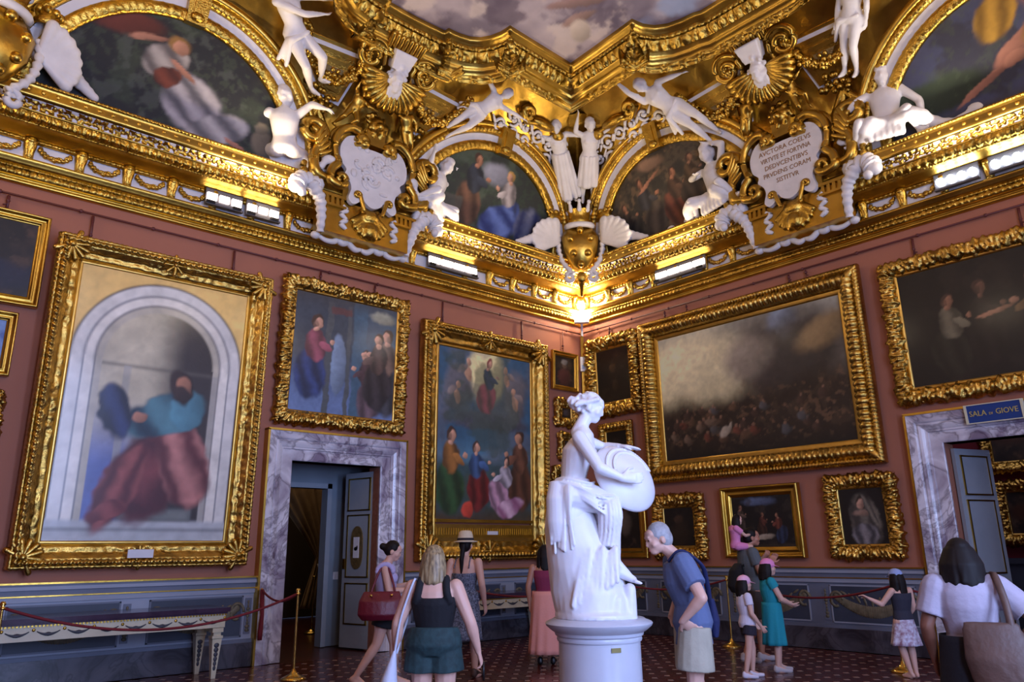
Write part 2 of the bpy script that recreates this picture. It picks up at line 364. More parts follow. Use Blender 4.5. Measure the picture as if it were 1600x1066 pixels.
# ---- ceiling frame swept along its stepped outline
Q = [(-5.55, -1.85), (-5.3, -1.855), (-5.05, -1.87), (-5.0, -1.87), (-4.99, -1.96), (-4.8, -1.97), (-4.6, -2.02), (-4.45, -2.12), (-4.35, -2.27), (-4.29, -2.45), (-4.27, -2.66), (-3.8, -2.64), (-3.3, -2.62), (-2.8, -2.6),
     (-2.82, -3.1), (-2.85, -3.6), (-2.88, -4.06), (-2.66, -4.1), (-2.48, -4.2), (-2.35, -4.37), (-2.28, -4.58), (-2.25, -4.8), (-2.2, -4.9), (-2.2, -5.1), (-2.2, -5.3), (-2.2, -5.55)]
q = [np.array(p) for p in Q]; mx = lambda p: np.array((-11.1-p[0], p[1])); my = lambda p: np.array((p[0], -11.1-p[1]))
path = q[1:]+[my(p) for p in q[-2:0:-1]]+[mx(my(p)) for p in q]+[mx(p) for p in q[-2:0:-1]]+[q[0]]
path = np.array(path)
def dens(path, step):
    out = []
    for i in range(len(path)):
        a, b = path[i], path[(i+1) % len(path)]; k = max(1, int(np.linalg.norm(b-a)/step))
        out += [a+(b-a)*t/k for t in range(k)]
    return np.array(out)
C0 = np.array((-5.55, -5.55))
def offset_normals(P):
    e = np.roll(P, -1, 0)-P; e /= np.linalg.norm(e, axis=1, keepdims=True); nrm = np.stack([e[:, 1], -e[:, 0]], -1)
    n0 = np.roll(nrm, 1, 0); m = n0+nrm; m /= np.maximum((m*nrm).sum(1, keepdims=True), .35)
    if ((P+m*.01-C0)**2).sum() < ((P-C0)**2).sum(): m = -m
    return m
def ceil_band(prof, nv, step, disp, name, m):
    P = dens(path, step); nr = offset_normals(P); pr = resample(prof, nv)
    u = np.r_[0, np.cumsum(np.linalg.norm(np.diff(P, axis=0), axis=1))][:, None]; v = np.linspace(0, 1, nv)[None]
    h = disp(u+0*v, v+0*u) if disp else 0*(u+v)
    t = np.gradient(pr, axis=0); t /= np.linalg.norm(t, axis=1, keepdims=True); nn = np.stack([-t[:, 1], t[:, 0]], -1)*-1
    o = pr[None, :, 0]-.7*h; z = pr[None, :, 1]-.7*h
    G = np.concatenate([P[:, None]+nr[:, None]*o[..., None], z[..., None]], -1)
    return MB().grid(G, True).build(name, m, trim_ceiling)
trim_ceiling = tag(empty('trim_1', (0, 0, 0)), kind='structure')
ceil_band([(-.01, 9.74), (-.02, 9.62), (.03, 9.6), (.05, 9.57), (.07, 9.56)], 8, .06, None, 'sight_moulding', GOLDS)
ceil_band([(.07, 9.56), (.12, 9.5)], 6, .022, lambda u, v: p_bead(u, v, .1, .05), 'bead_moulding', GOLD)
ceil_band([(.12, 9.5), (.16, 9.45), (.22, 9.36)], 8, .022, lambda u, v: p_leaf(u, v, .15, .07), 'leaf_moulding', GOLD)
ceil_band([(.22, 9.36), (.24, 9.35), (.24, 9.33), (.27, 9.32), (.29, 9.25), (.32, 9.24), (.34, 9.2)], 9, .06, None, 'fascia_moulding', GOLDS)
ceil_band([(.34, 9.2), (.36, 9.16), (.41, 9.09), (.43, 9.1)], 8, .022, lambda u, v: p_scroll(u, v, .18, .08, 3), 'foliage_moulding', GOLD)
ceil_band([(.43, 9.1), (.45, 9.2), (.47, 9.74)], 4, .06, None, 'outer_moulding', GOLDS)

# ---- cove, springing from the cornice
CA, CB, CZ = 2.9, 2.7, 7.12
def cove_d(z): return .1+CA*(1-math.sqrt(max(0, 1-((z-CZ)/CB)**2)))
tt = np.linspace(0, math.radians(84), 40)
for wall, L in (('L', -XMIN), ('R', -YMIN)):
    d = .1+CA*(1-np.cos(tt)); z = CZ+CB*np.sin(tt); w = np.linspace(0, 1, 160)
    s = d[None]+(L-d[None])*w[:, None]; dd = d[None]+0*s; zz = z[None]+0*s
    h = p_carve(s, zz*4, 9, .03, 4)
    dd = dd+h
    G = np.stack([-s, -dd, zz], -1) if wall == 'L' else np.stack([-dd, -s, zz], -1)
    b = MB().grid(G); V = np.vstack(b.V); pol = path+offset_normals(path)*.34
    def inside(p):
        x, y = p[0], p[1]; a = pol; c = np.roll(pol, -1, 0); m = (a[:, 1] > y) != (c[:, 1] > y)
        return (np.sum(m & (x < (c[:, 0]-a[:, 0])*(y-a[:, 1])/(c[:, 1]-a[:, 1]+1e-12)+a[:, 0])) % 2) == 1
    inn = np.array([inside(p) for p in V]); b.F = [f for f in b.F if not all(inn[i] for i in f)]
    b.build('cove', GOLDS, ceiling, flip=(wall == 'L'))

# ---- cornice of both walls
def band(wall, prof, nv, du, disp, name, m, parent, z_end=None):
    L = -XMIN if wall == 'L' else -YMIN
    pr = resample(prof, nv); nu = int(L/du); w = np.linspace(0, 1, nu)
    s = pr[None, :, 0]+(L-pr[None, :, 0])*w[:, None]; v = np.linspace(0, 1, nv)[None]+0*s
    h = disp(s, v) if disp else 0*s
    t = np.gradient(pr, axis=0); t /= np.linalg.norm(t, axis=1, keepdims=True)
    d = pr[None, :, 0]+h*t[None, :, 1]; z = pr[None, :, 1]-h*t[None, :, 0]
    G = np.stack([-s, -d, z], -1) if wall == 'L' else np.stack([-d, -s, z], -1)
    return MB().grid(G).build(name, m, parent, flip=(wall == 'L'))
bracket_me = garland_me = swag_me = bead_me = None
LED_SPANS = {'L': [(7.46, 8.0), (6.88, 7.4), (3.0, 4.1)], 'R': [(2.17, 3.3), (7.19, 7.77), (7.89, 8.45)]}
for wall, k in (('L', 2), ('R', 3)):
    tr = tag(empty('trim_%d' % k, (0, 0, 0)), kind='structure')
    band(wall, [(0, 5.955), (.05, 5.96), (.06, 6.0), (.04, 6.01), (.05, 6.035), (.09, 6.04)], 9, .5, None, 'bottom_moulding', GOLDS, tr)
    band(wall, [(.09, 6.04), (.11, 6.07), (.11, 6.12)], 6, .014, lambda u, v: p_leaf(u, v, .085, .018), 'leaf_moulding', GOLD, tr)
    band(wall, [(.11, 6.12), (.13, 6.125), (.13, 6.16)], 6, .014, lambda u, v: p_bead(u, v, .06, .015), 'bead_moulding', GOLD, tr)
    band(wall, [(.13, 6.16), (.16, 6.165), (.18, 6.21), (.2, 6.22), (.2, 6.265), (.1, 6.27)], 10, .5, None, 'ledge_moulding', GOLDS, tr)
    band(wall, [(.1, 6.27), (.1, 6.54)], 3, .5, None, 'frieze', WHITEP, tr)
    band(wall, [(.12, 6.5), (.16, 6.52), (.15, 6.55)], 6, .014, lambda u, v: p_leaf(u, v, .07, .018), 'frieze_top_bead', GOLD, tr)
    band(wall, [(.15, 6.55), (.2, 6.555), (.24, 6.58), (.31, 6.62), (.36, 6.63)], 9, .5, None, 'cove_moulding', GOLDS, tr)
    band(wall, [(.36, 6.63), (.38, 6.645), (.38, 6.66)], 6, .012, lambda u, v: p_bead(u, v, .04, .014), 'pearl_moulding', GOLD, tr)
    band(wall, [(.37, 6.66), (.43, 6.69), (.45, 6.76)], 9, .013, lambda u, v: p_egg(u, v, .115, .045), 'egg_and_dart', GOLD, tr)
    band(wall, [(.45, 6.76), (.47, 6.77), (.47, 6.785), (.44, 6.79)], 5, .5, None, 'fillet', GOLDS, tr)
    band(wall, [(.44, 6.79), (.47, 6.85), (.55, 6.895)], 10, .014, lambda u, v: p_scroll(u, v, .2, .045, 8), 'acanthus_moulding', GOLD, tr)
    band(wall, [(.44, 6.79), (.47, 6.85), (.55, 6.895)], 8, .5, lambda u, v: .013+0*u, 'acanthus_ground', WHITEP, tr)
    band(wall, [(.55, 6.895), (.575, 6.9), (.585, 6.92), (.585, 7.05), (.6, 7.055)], 8, .5, None, 'corona', GOLDS, tr)
    band(wall, [(.585, 7.055), (.61, 7.07), (.6, 7.1)], 6, .012, lambda u, v: p_bead(u, v, .05, .018), 'top_pearls', GOLD, tr)
    band(wall, [(.6, 7.1), (.05, 7.13)], 3, .5, None, 'cornice_top', GOLDS, tr)
    # brackets, garlands and corona studs, one by one
    if bracket_me is None:
        b = MB()
        b.loft([((0, .02, -.15), (.04, 0, 0), (0, .04, 0)), ((0, -.02, -.12), (.055, 0, 0), (0, .05, 0)), ((0, -.01, -.03), (.06, 0, 0), (0, .05, 0)), ((0, -.04, .06), (.075, 0, 0), (0, .07, 0)), ((0, -.05, .13), (.08, 0, 0), (0, .08, 0)), ((0, -.02, .15), (.08, 0, 0), (0, .08, 0))], 12)
        for x in (-.04, 0, .04): b.cone((x, -.07, .09), (x*.7, -.05, -.08), .022, .012, 6)
        b.ell((0, -.1, .1), (.05, .03, .03)); b.ell((0, -.06, -.13), (.045, .03, .025))
        bracket_me = b.mesh('bracket'); bracket_me.polygons.foreach_set('use_smooth', [True]*len(bracket_me.polygons))
        b = MB(); rr = random.Random(4)
        for t in np.linspace(-1, 1, 17):
            for q in range(2):
                b.ell((t*.17, -.02+rr.uniform(-.02, .01), -.075*(1-t*t)+.03+rr.uniform(-.02, .02)), (rr.uniform(.022, .04), .03, rr.uniform(.022, .036)), 6, 5)
        b.ell((-.17, -.02, .06), .03, 6, 5); b.ell((.17, -.02, .06), .03, 6, 5)
        garland_me = b.mesh('garland'); garland_me.polygons.foreach_set('use_smooth', [True]*len(garland_me.polygons))
        b = MB(); b.ell((0, 0, 0), (.028, .02, .028), 7, 5); swag_me = b.mesh('stud')
    L = 11.6
    pitch = .58; s = .32
    while s < L:
        loc, rot = place(wall, s, 6.4, .1); link('bracket', bracket_me, GOLD, tr, loc, rot)
        a, c = s, s+pitch; mid = (a+c)/2
        if not any(x0-.1 < mid < x1+.1 for x0, x1 in LED_SPANS[wall]):
            loc, rot = place(wall, mid, 6.4, .1); link('garland', garland_me, GOLD, tr, loc, rot)
        s += pitch
    s = .75
    while s < L:
        if not 4.3 < s < 6.75:
            loc, rot = place(wall, s, 6.985, .585); link('stud', swag_me, GOLD, tr, loc, rot)
        s += .16

# ---- dado of both walls
def dado_runs(wall): return [(.0, -DL[1]-.47), (-DL[0]+.42, -XMIN)] if wall == 'L' else [(.0, -DR[1]-.47), (-DR[0]+.42, -YMIN)]
sw_me = pm_me = None
for wall, nm in (('L', 'baseboard_left'), ('R', 'baseboard_right')):
    dz = tag(empty(nm, (0, 0, 0)), kind='structure')
    for s0, s1 in dado_runs(wall):
        def strip(z0, z1, d, name, m, mats=None):
            b = MB(); w = s1-s0; b.box((0, 0, 0), (w, d, z1-z0)); loc, rot = place(wall, (s0+s1)/2, (z0+z1)/2, d/2)
            b.build(name, m, dz, loc, rot, smooth=False)
        strip(0, .3, .09, 'plinth', BASEM); strip(.3, .345, .07, 'plinth_cap', DADO)
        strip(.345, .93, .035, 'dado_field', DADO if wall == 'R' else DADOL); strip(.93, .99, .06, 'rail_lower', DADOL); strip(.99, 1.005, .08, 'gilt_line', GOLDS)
        strip(1.005, 1.065, .07, 'rail_middle', DADO); strip(1.065, 1.105, .1, 'rail_band', DADOL); strip(1.105, 1.13, .085, 'rail_upper', DADO); strip(1.13, 1.15, .1, 'gilt_line', GOLDS)
        # painted panels and garlands, in low relief
        n = max(1, round((s1-s0)/1.75)); pw = (s1-s0)/n
        for i in range(n):
            sc = s0+(i+.5)*pw
            b = MB(); b.box((0, 0, 0), (pw-.36, .012, .5)); loc, rot = place(wall, sc, .635, .041); b.build('sunk_panel', DADOD, dz, loc, rot, smooth=False)
            b = MB()
            for x, z, ww, hh in ((0, .255, pw-.33, .02), (0, -.255, pw-.33, .02), (-(pw-.35)/2, 0, .02, .52), ((pw-.35)/2, 0, .02, .52)): b.box((x, 0, z), (ww, .02, hh))
            b.build('panel_border', DADOL if wall == 'R' else DADO, dz, loc, rot, smooth=False)
            b = MB(); W = (pw-.5)/2; rr = random.Random(i+3)
            for t in np.linspace(-1, 1, 33):
                r = .05+.035*(1-t*t); b.ell((t*W, -.008, -.2*(1-t*t)+.1), (.05, .012, r), 7, 5)
            for t in np.linspace(-.85, .85, 9): b.ell((t*W*.9, -.008, .14-.12*(1-t*t)+rr.uniform(0, .05)), (.02, .01, .06), 6, 5, np.array(Matrix.Rotation(t*1.2, 3, 'Y')))
            for x in (-W, W):
                a = np.linspace(0, 5.2, 16); b.tube(np.stack([x+.1*np.cos(a)*(1-a/14), 0*a-.006, .05+.13*np.sin(a)*(1-a/14)], -1), .022, 6)
            b.build('garland_ornament', GRIS, dz, loc, rot)
            b = MB(); b.box((0, 0, 0), (.09, .01, .46)); loc, rot = place(wall, s0+i*pw+.09 if i else s0+.09, .635, .041); b.build('narrow_panel', DADO, dz, loc, rot, smooth=False)
            b = MB()
            for z in np.linspace(-.18, .18, 9): b.ell((0, -.006, z), (.024+.01*math.sin(z*30), .012, .025), 6, 5)
            b.build('pendant_ornament', GRIS, dz, loc, rot)

# ---- picture rail with hanging rods
for wall, z in (('L', 5.79), ('R', 5.81)):
    L = 11.5
    pr = empty('picture_rail', wpt(wall, 0, 0, z)); tag(pr, 'thin dark red hanging rail high on the %s red wall' % ('left' if wall == 'L' else 'right'), 'rail')
    loc, rot = place(wall, L/2+.1, 0, .05)
    b = MB(); p0, p1 = wpt(wall, .1, .05, 0), wpt(wall, L, .05, 0); b.tube([p0, p1], .014, 6)
    for s in np.arange(.5, L, .9): b.ell(wpt(wall, s, .05, 0), .028, 6, 5)
    b.build('rail_bar', RAILM, pr)

# ---- doorways
def door_frame(wall, s0, s1, h, w, name):       # s0<s1 opening along the wall
    t = tag(empty(name, wpt(wall, (s0+s1)/2, 0, 0)), kind='structure')
    mid = (s0+s1)/2; W = s1-s0
    loc, rot = place(wall, 0, 0, 0); rot = rot
    prof = [(0, -.28), (0, .04), (.16, .05), (.165, .07), (.19, .075), (.2, .09), (.23, .1), (.26, .12), (.29, .1), (.3, .13), (w-.03, .14), (w-.03, .0)]
    pr = resample(prof, 40)
    def run(a, b2, name2, horiz):
        G = []
        for o, d in pr:
            if horiz: G.append([(-W/2-o, -d, h+o), (W/2+o, -d, h+o)])
            else: G.append([(a*(W/2+o), -d, 0), (a*(W/2+o), -d, h+o)])
        return MB().grid(np.array(G)).build(name2, DOORM, t, (0, 0, 0), rot, smooth=True, sharp=35)
    run(0, 0, 'lintel', True); run(-1, 0, 'jamb', False); run(1, 0, 'jamb', False)
    b = MB(); o = w-.015
    b.box((0, -.07, h+o), (W+2*o+.03, .15, .03))
    for a in (-1, 1): b.box((a*(W/2+o), -.07, h/2+o/2), (.03, .15, h+o))
    b.build('gilt_edge', GOLDS, t, (0, 0, 0), rot, smooth=False)
    return t
door_1 = door_frame('L', -DL[1], -DL[0], DL[2], .44, 'door_1')
door_2 = door_frame('R', -DR[1], -DR[0], DR[2], .44, 'door_2')
def door_leaf(par, loc, ang, W, H, lock):
    o = empty('door_leaf', loc, (0, 0, ang)); o.parent = par
    b = MB(); b.box((W/2, 0, H/2), (W, .05, H)); b.build('leaf_board', DOORP, o, smooth=False)
    for z0, z1 in ((.35, .95), (1.05, 2.0), (2.08, H-.1)):
        for y in (-.03, .03):
            b = MB(); b.box((W/2, y, (z0+z1)/2), (W-.2, .014, z1-z0)); b.build('panel', DOORP, o, smooth=False)
            b = MB()
            for x, z, ww, hh in ((W/2, z1, W-.17, .022), (W/2, z0, W-.17, .022), (.1, (z0+z1)/2, .022, z1-z0), (W-.1, (z0+z1)/2, .022, z1-z0)): b.box((x, y*1.1, z), (ww, .02, hh))
            b.build('panel_moulding', GOLDS, o, smooth=False)
    if lock:
        b = MB(); P = [(.5*.26*math.cos(a), .33*np.sign(math.sin(a))*abs(math.sin(a))**.6) for a in np.linspace(0, 2*math.pi, 24, endpoint=False)]
        b.prism(P, -.012, .012)
        b.build('carved_plate', mat('aged_gilt', rgb(150, 126, 80), .45, .6, .4, 12, bump=.6, bscale=60), o, (W/2, .045, 1.5), smooth=False)
        b = MB(); b.box((W/2, .06, 1.5), (.12, .015, .32)); b.build('notice', WHITEP, o, smooth=False)
        b = MB(); b.ell((W/2, .072, 1.48), (.04, .006, .03)); b.ell((W/2-.03, .072, 1.5), (.015, .006, .03)); b.build('notice_mark', BLACK, o)
        b = MB(); b.box((W-.05, .04, 1.25), (.03, .03, .16)); b.build('latch', BRASS, o, smooth=False)
    return o
VEST = mat('vestibule_paint', rgb(128, 140, 152), .6, var=.1)
b = MB(); quadbox(b, -4.25, -4.15, .3, 1.2, 0, 3.2); quadbox(b, -7.0, -6.9, .3, 1.2, 0, 3.2); quadbox(b, -7.0, -4.15, .3, 1.2, 3.1, 3.2)
quadbox(b, -5.02, -4.15, 1.2, 1.32, 0, 3.2); quadbox(b, -7.0, -6.2, 1.2, 1.32, 0, 3.2); quadbox(b, -6.2, -5.02, 1.2, 1.32, 2.48, 3.2)
tag(b.build('wall_vestibule', VEST, smooth=False), kind='structure')
b = MB(); quadbox(b, -5.1, -5.02, 1.14, 1.34, 0, 2.56); quadbox(b, -6.28, -6.2, 1.14, 1.34, 0, 2.56); quadbox(b, -6.2, -5.02, 1.14, 1.34, 2.48, 2.56)
tag(b.build('trim_4', DOORP, smooth=False), kind='structure')
door_leaf(door_1, (.79, .14, .02), math.radians(103), .68, 2.68, True)
lf = door_leaf(door_2, (.14, .74, .02), math.radians(-18), .72, 2.7, False)
# rooms beyond the doors
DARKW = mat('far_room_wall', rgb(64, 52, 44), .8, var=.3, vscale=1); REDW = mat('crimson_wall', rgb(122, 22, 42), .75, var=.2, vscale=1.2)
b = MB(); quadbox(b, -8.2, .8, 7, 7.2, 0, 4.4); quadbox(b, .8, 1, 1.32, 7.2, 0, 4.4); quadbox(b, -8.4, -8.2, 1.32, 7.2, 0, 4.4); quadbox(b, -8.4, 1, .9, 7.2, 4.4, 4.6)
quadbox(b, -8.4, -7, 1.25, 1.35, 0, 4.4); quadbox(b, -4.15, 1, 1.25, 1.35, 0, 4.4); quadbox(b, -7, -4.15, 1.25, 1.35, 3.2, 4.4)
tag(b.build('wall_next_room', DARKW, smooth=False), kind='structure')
b = MB(); quadbox(b, 5, 5.2, -12.9, -2.8, 0, 4.4); quadbox(b, .3, 5.2, -3.0, -2.8, 0, 4.4); quadbox(b, .3, 5.2, -12.9, -12.7, 0, 4.4); quadbox(b, .3, 5.2, -12.9, -2.8, 4.4, 4.6)
tag(b.build('wall_red_room', REDW, smooth=False), kind='structure')
b = MB(); quadbox(b, 4.9, 5.0, -12.7, -3, 0, 1.2); quadbox(b, 4.86, 5.0, -12.7, -3, 1.1, 1.2); quadbox(b, 4.86, 5, -12.7, -3, 0, .3)
tag(b.build('baseboard_red_room', DADOD, smooth=False), kind='structure')
lamp('next_room_lamp', 'AREA', (-4.5, 4.5, 4.3), 22, (1, .72, .45), 2.5, 2.5, (-4.5, 4.5, 0))
lamp('red_room_lamp', 'AREA', (2.8, -7, 4.3), 26, (.9, .8, 1), 2.5, 4, (2.8, -7, 0))
# ------------------------------------------------------------------ framed paintings
SLIP = mat('gilt_slip', rgb(206, 168, 88), .33, 1, .2, 8)
def side_grid(w, h, pr, disp, du, k):           # k: 0 bottom, 1 right, 2 top, 3 left; sight size w x h centred on origin
    Ls = (w, h, w, h)[k]; nv = len(pr); nu = max(8, int((Ls+2*pr[-1][0])/du))
    o = pr[None, :, 0]; x = np.linspace(-1, 1, nu)[:, None]*(Ls/2+o); v = np.linspace(0, 1, nv)[None]+0*x
    t = np.gradient(pr, axis=0); t /= np.linalg.norm(t, axis=1, keepdims=True)+1e-9
    hh = disp(x+Ls, v) if disp else 0*x
    oo = o-hh*t[None, :, 1]; d = pr[None, :, 1]+hh*t[None, :, 0]; off = (h, w, h, w)[k]/2+oo
    if k == 0: P = (x, -d, -off)
    elif k == 1: P = (off, -d, x)
    elif k == 2: P = (-x, -d, off)
    else: P = (-off, -d, -x)
    return np.stack([np.broadcast_to(a, x.shape) for a in P], -1)
def frame_part(name, w, h, prof, nv, disp, du, m, par, cz):
    b = MB(); pr = resample(prof, nv)
    for k in range(4): b.grid(side_grid(w, h, pr, disp, du, k))
    return b.build(name, m, par, (0, 0, cz))
def fan(b, c, r, a0, a1, n, dep):
    for a in np.linspace(a0, a1, n):
        b.cone((c[0], c[1]-dep*.5, c[2]), (c[0]+r*math.cos(a), c[1]-dep*.25, c[2]+r*math.sin(a)), r*.12, r*.2, 7)
    b.ell((c[0], c[1]-dep*.6, c[2]), r*.25, 8, 6)
def framed(wall, s0, s1, z0, z1, B, style, paint, label, dep=.1, lean=.03, du=.02, res=70, oil=None, group=None, bot=None, name='framed_painting', base=.035, plate=False):
    loc, rot = place(wall, (s0+s1)/2, z0, base)
    t = tag(empty(name, loc, (lean, 0, rot[2])), label, 'painting', group)
    W, Hh = s1-s0, z1-z0; bb = bot or B; w, h = W-2*B, Hh-B-bb; cz = bb+h/2
    fb = B
    nx = max(12, int(res*min(1, w/h))); nz = max(12, int(res*min(1, h/w)))
    gx, gz = np.meshgrid(np.linspace(0, 1, nx), np.linspace(0, 1, nz), indexing='ij')
    pt = Paint(gx, gz, (40, 34, 30), w/h); paint(pt); pt.mottle(.22, 30); pt.mottle(.15, 9, 17); pt.I = pt.I*(1.35 if oil is OIL else 1.1)
    paint_mesh('canvas', np.stack([(gx-.5)*(w+.01), gx*0-.02, (gz-.5)*(h+.01)], -1), pt.I, oil or OILD, t, (0, 0, cz))
    if bot:
        b = MB(); y = -.03; b.box((0, -.025, bb*.5+B*.3), (w+.02, .05, bb-B-.02)); b.build('predella_board', SLIP, t, smooth=False)
        b = MB()
        for x in np.linspace(-w/2+.03, w/2-.03, int(w/.05)): b.box((x, -.055, bb*.5+B*.3), (.022, .012, (bb-B)*.5))
        b.build('predella_fluting', GOLDS, t, smooth=False)
        b = MB(); b.box((0, -.05, bb-.03), (w+.02, .04, .05)); b.box((0, -.05, B+.02), (w+.02, .04, .05)); b.build('predella_rail', GOLDS, t, smooth=False)
        b = MB(); b.box((.12, -.068, bb*.5+B*.3), (.24, .01, .06)); b.build('title_plate', WHITEP, t, smooth=False)
        h2 = Hh-2*B; cz2 = B+h2/2
    else: h2, cz2 = h, cz
    if style == 'plain':
        frame_part('frame', w, h2, [(-.01, 0), (-.01, .03), (.1*B, .03), (.14*B, .05), (.3*B, .055), (.34*B, .045), (.62*B, .05), (.68*B, dep*.9), (.9*B, dep), (B, dep*.8), (B, 0)], 22, None, .3, GOLDS, t, cz2)
    elif style == 'carved':                      # scrolled cove between a plain slip and a rope outer edge
        frame_part('slip', w, h2, [(-.01, 0), (-.01, .035), (.08*B, .04), (.12*B, .025)], 8, None, .3, SLIP, t, cz2)
        frame_part('frame', w, h2, [(.12*B, .02), (.18*B, .05), (.4*B, .055), (.62*B, dep*.75), (.66*B, dep*.75)], 16, lambda u, v: .8*p_scroll(u, v, B*1.1, .032, 5)*(.4+.6*(np.sin(u*2.2)**2)), du, GOLDF, t, cz2)
        frame_part('rope_moulding', w, h2, [(.66*B, dep*.7), (.7*B, dep*1.05), (.78*B, dep*1.15), (.85*B, dep*.9)], 9, lambda u, v: p_rope(u, v, .075, .022), du*.6, GOLDF, t, cz2)
        frame_part('outer_edge', w, h2, [(.85*B, dep*.8), (.9*B, dep), (.97*B, dep*.9), (B, dep*.5), (B, 0)], 10, lambda u, v: p_leaf(u, v, .06, .016), du*.7, GOLDF, t, cz2)
        for sx in (-1, 1):
            for sz in (-1, 1):
                c = (sx*(w/2+B*.55), -dep*.7, cz2+sz*(h2/2+B*.55)); a = math.atan2(-sz, -sx)
                b = MB(); fan(b, c, B*.6, a-1.9, a+1.9, 9, .08); b.build('corner_leaf', GOLDF, t)
        for sz in (-1, 1): b = MB(); fan(b, (0, -dep*.7, cz2+sz*(h2/2+B*.6)), B*.42, 0, 6.28, 9, .07); b.build('centre_leaf', GOLDF, t)
    elif style == 'leaf':                        # wide torus wrapped in gadroons
        frame_part('slip', w, h2, [(-.01, 0), (-.01, .035), (.1*B, .045), (.2*B, .05), (.22*B, .03)], 8, None, .3, SLIP, t, cz2)
        frame_part('frame', w, h2, [(.22*B, .03), (.3*B, dep*.7), (.5*B, dep), (.68*B, dep*.7), (.74*B, .04)], 16, lambda u, v: p_gad(u, v, .09, .04)+p_carve(u, v, 22, .008, 3), du*.6, GOLDF, t, cz2)
        frame_part('outer_edge', w, h2, [(.74*B, .04), (.8*B, dep*.85), (.92*B, dep*.9), (B, dep*.4), (B, 0)], 10, lambda u, v: p_bead(u, v, .055, .02), du*.6, GOLDF, t, cz2)
        for sx in (-1, 1):
            for sz in (-1, 1):
                b = MB(); a = np.linspace(0, 1, 8)[:, None]; p0 = np.array((sx*(w/2+.2*B), -dep*.6, cz2+sz*(h2/2+.2*B))); p1 = np.array((sx*(w/2+.96*B), -dep*.6, cz2+sz*(h2/2+.96*B)))
                b.tube(p0+(p1-p0)*a, B*.2*np.array([.4, .8, 1, 1.1, 1.1, 1, .8, .3]), 9); b.build('corner_leaf', GOLDF, t)
    else:                                        # florid: deep carved foliage with a ragged outer edge
        frame_part('slip', w, h2, [(-.01, 0), (-.01, .03), (.14*B, .045), (.2*B, .02)], 7, None, .3, SLIP, t, cz2)
        frame_part('frame', w, h2, [(.2*B, .02), (.3*B, dep*.6), (.6*B, dep*.9), (.85*B, dep*.75), (.98*B, dep*.35), (B, 0)], 20, lambda u, v: p_scroll(u, np.clip(v*1.15, 0, 1), B*.8, .045, 6)+p_carve(u, v, 16, .03, 2), du*.7, GOLDF, t, cz2)
        b = MB(); rr = random.Random(int(s0*100))
        for k in range(4):
            Ls = (w, h2, w, h2)[k]; n = int(Ls/(B*.55))+2
            for x in np.linspace(-Ls/2-B*.8, Ls/2+B*.8, n):
                off = (h2, w, h2, w)[k]/2+B*.88; px = {0: (x, -off), 1: (off, x), 2: (x, off), 3: (-off, x)}[k]
                b.ell((px[0], -dep*.5, cz2+px[1]), (B*.2, .045, B*.17), 8, 6, np.array(Matrix.Rotation(rr.uniform(0, 3), 3, 'Y')))
        tag(b.build('foliage_edge', GOLDF, t), kind='stuff')
    if plate:
        b = MB(); b.box((0, -dep-.02, B*.55), (.3, .02, .1)); b.build('title_plate', WHITEP, t, smooth=False)
    return t
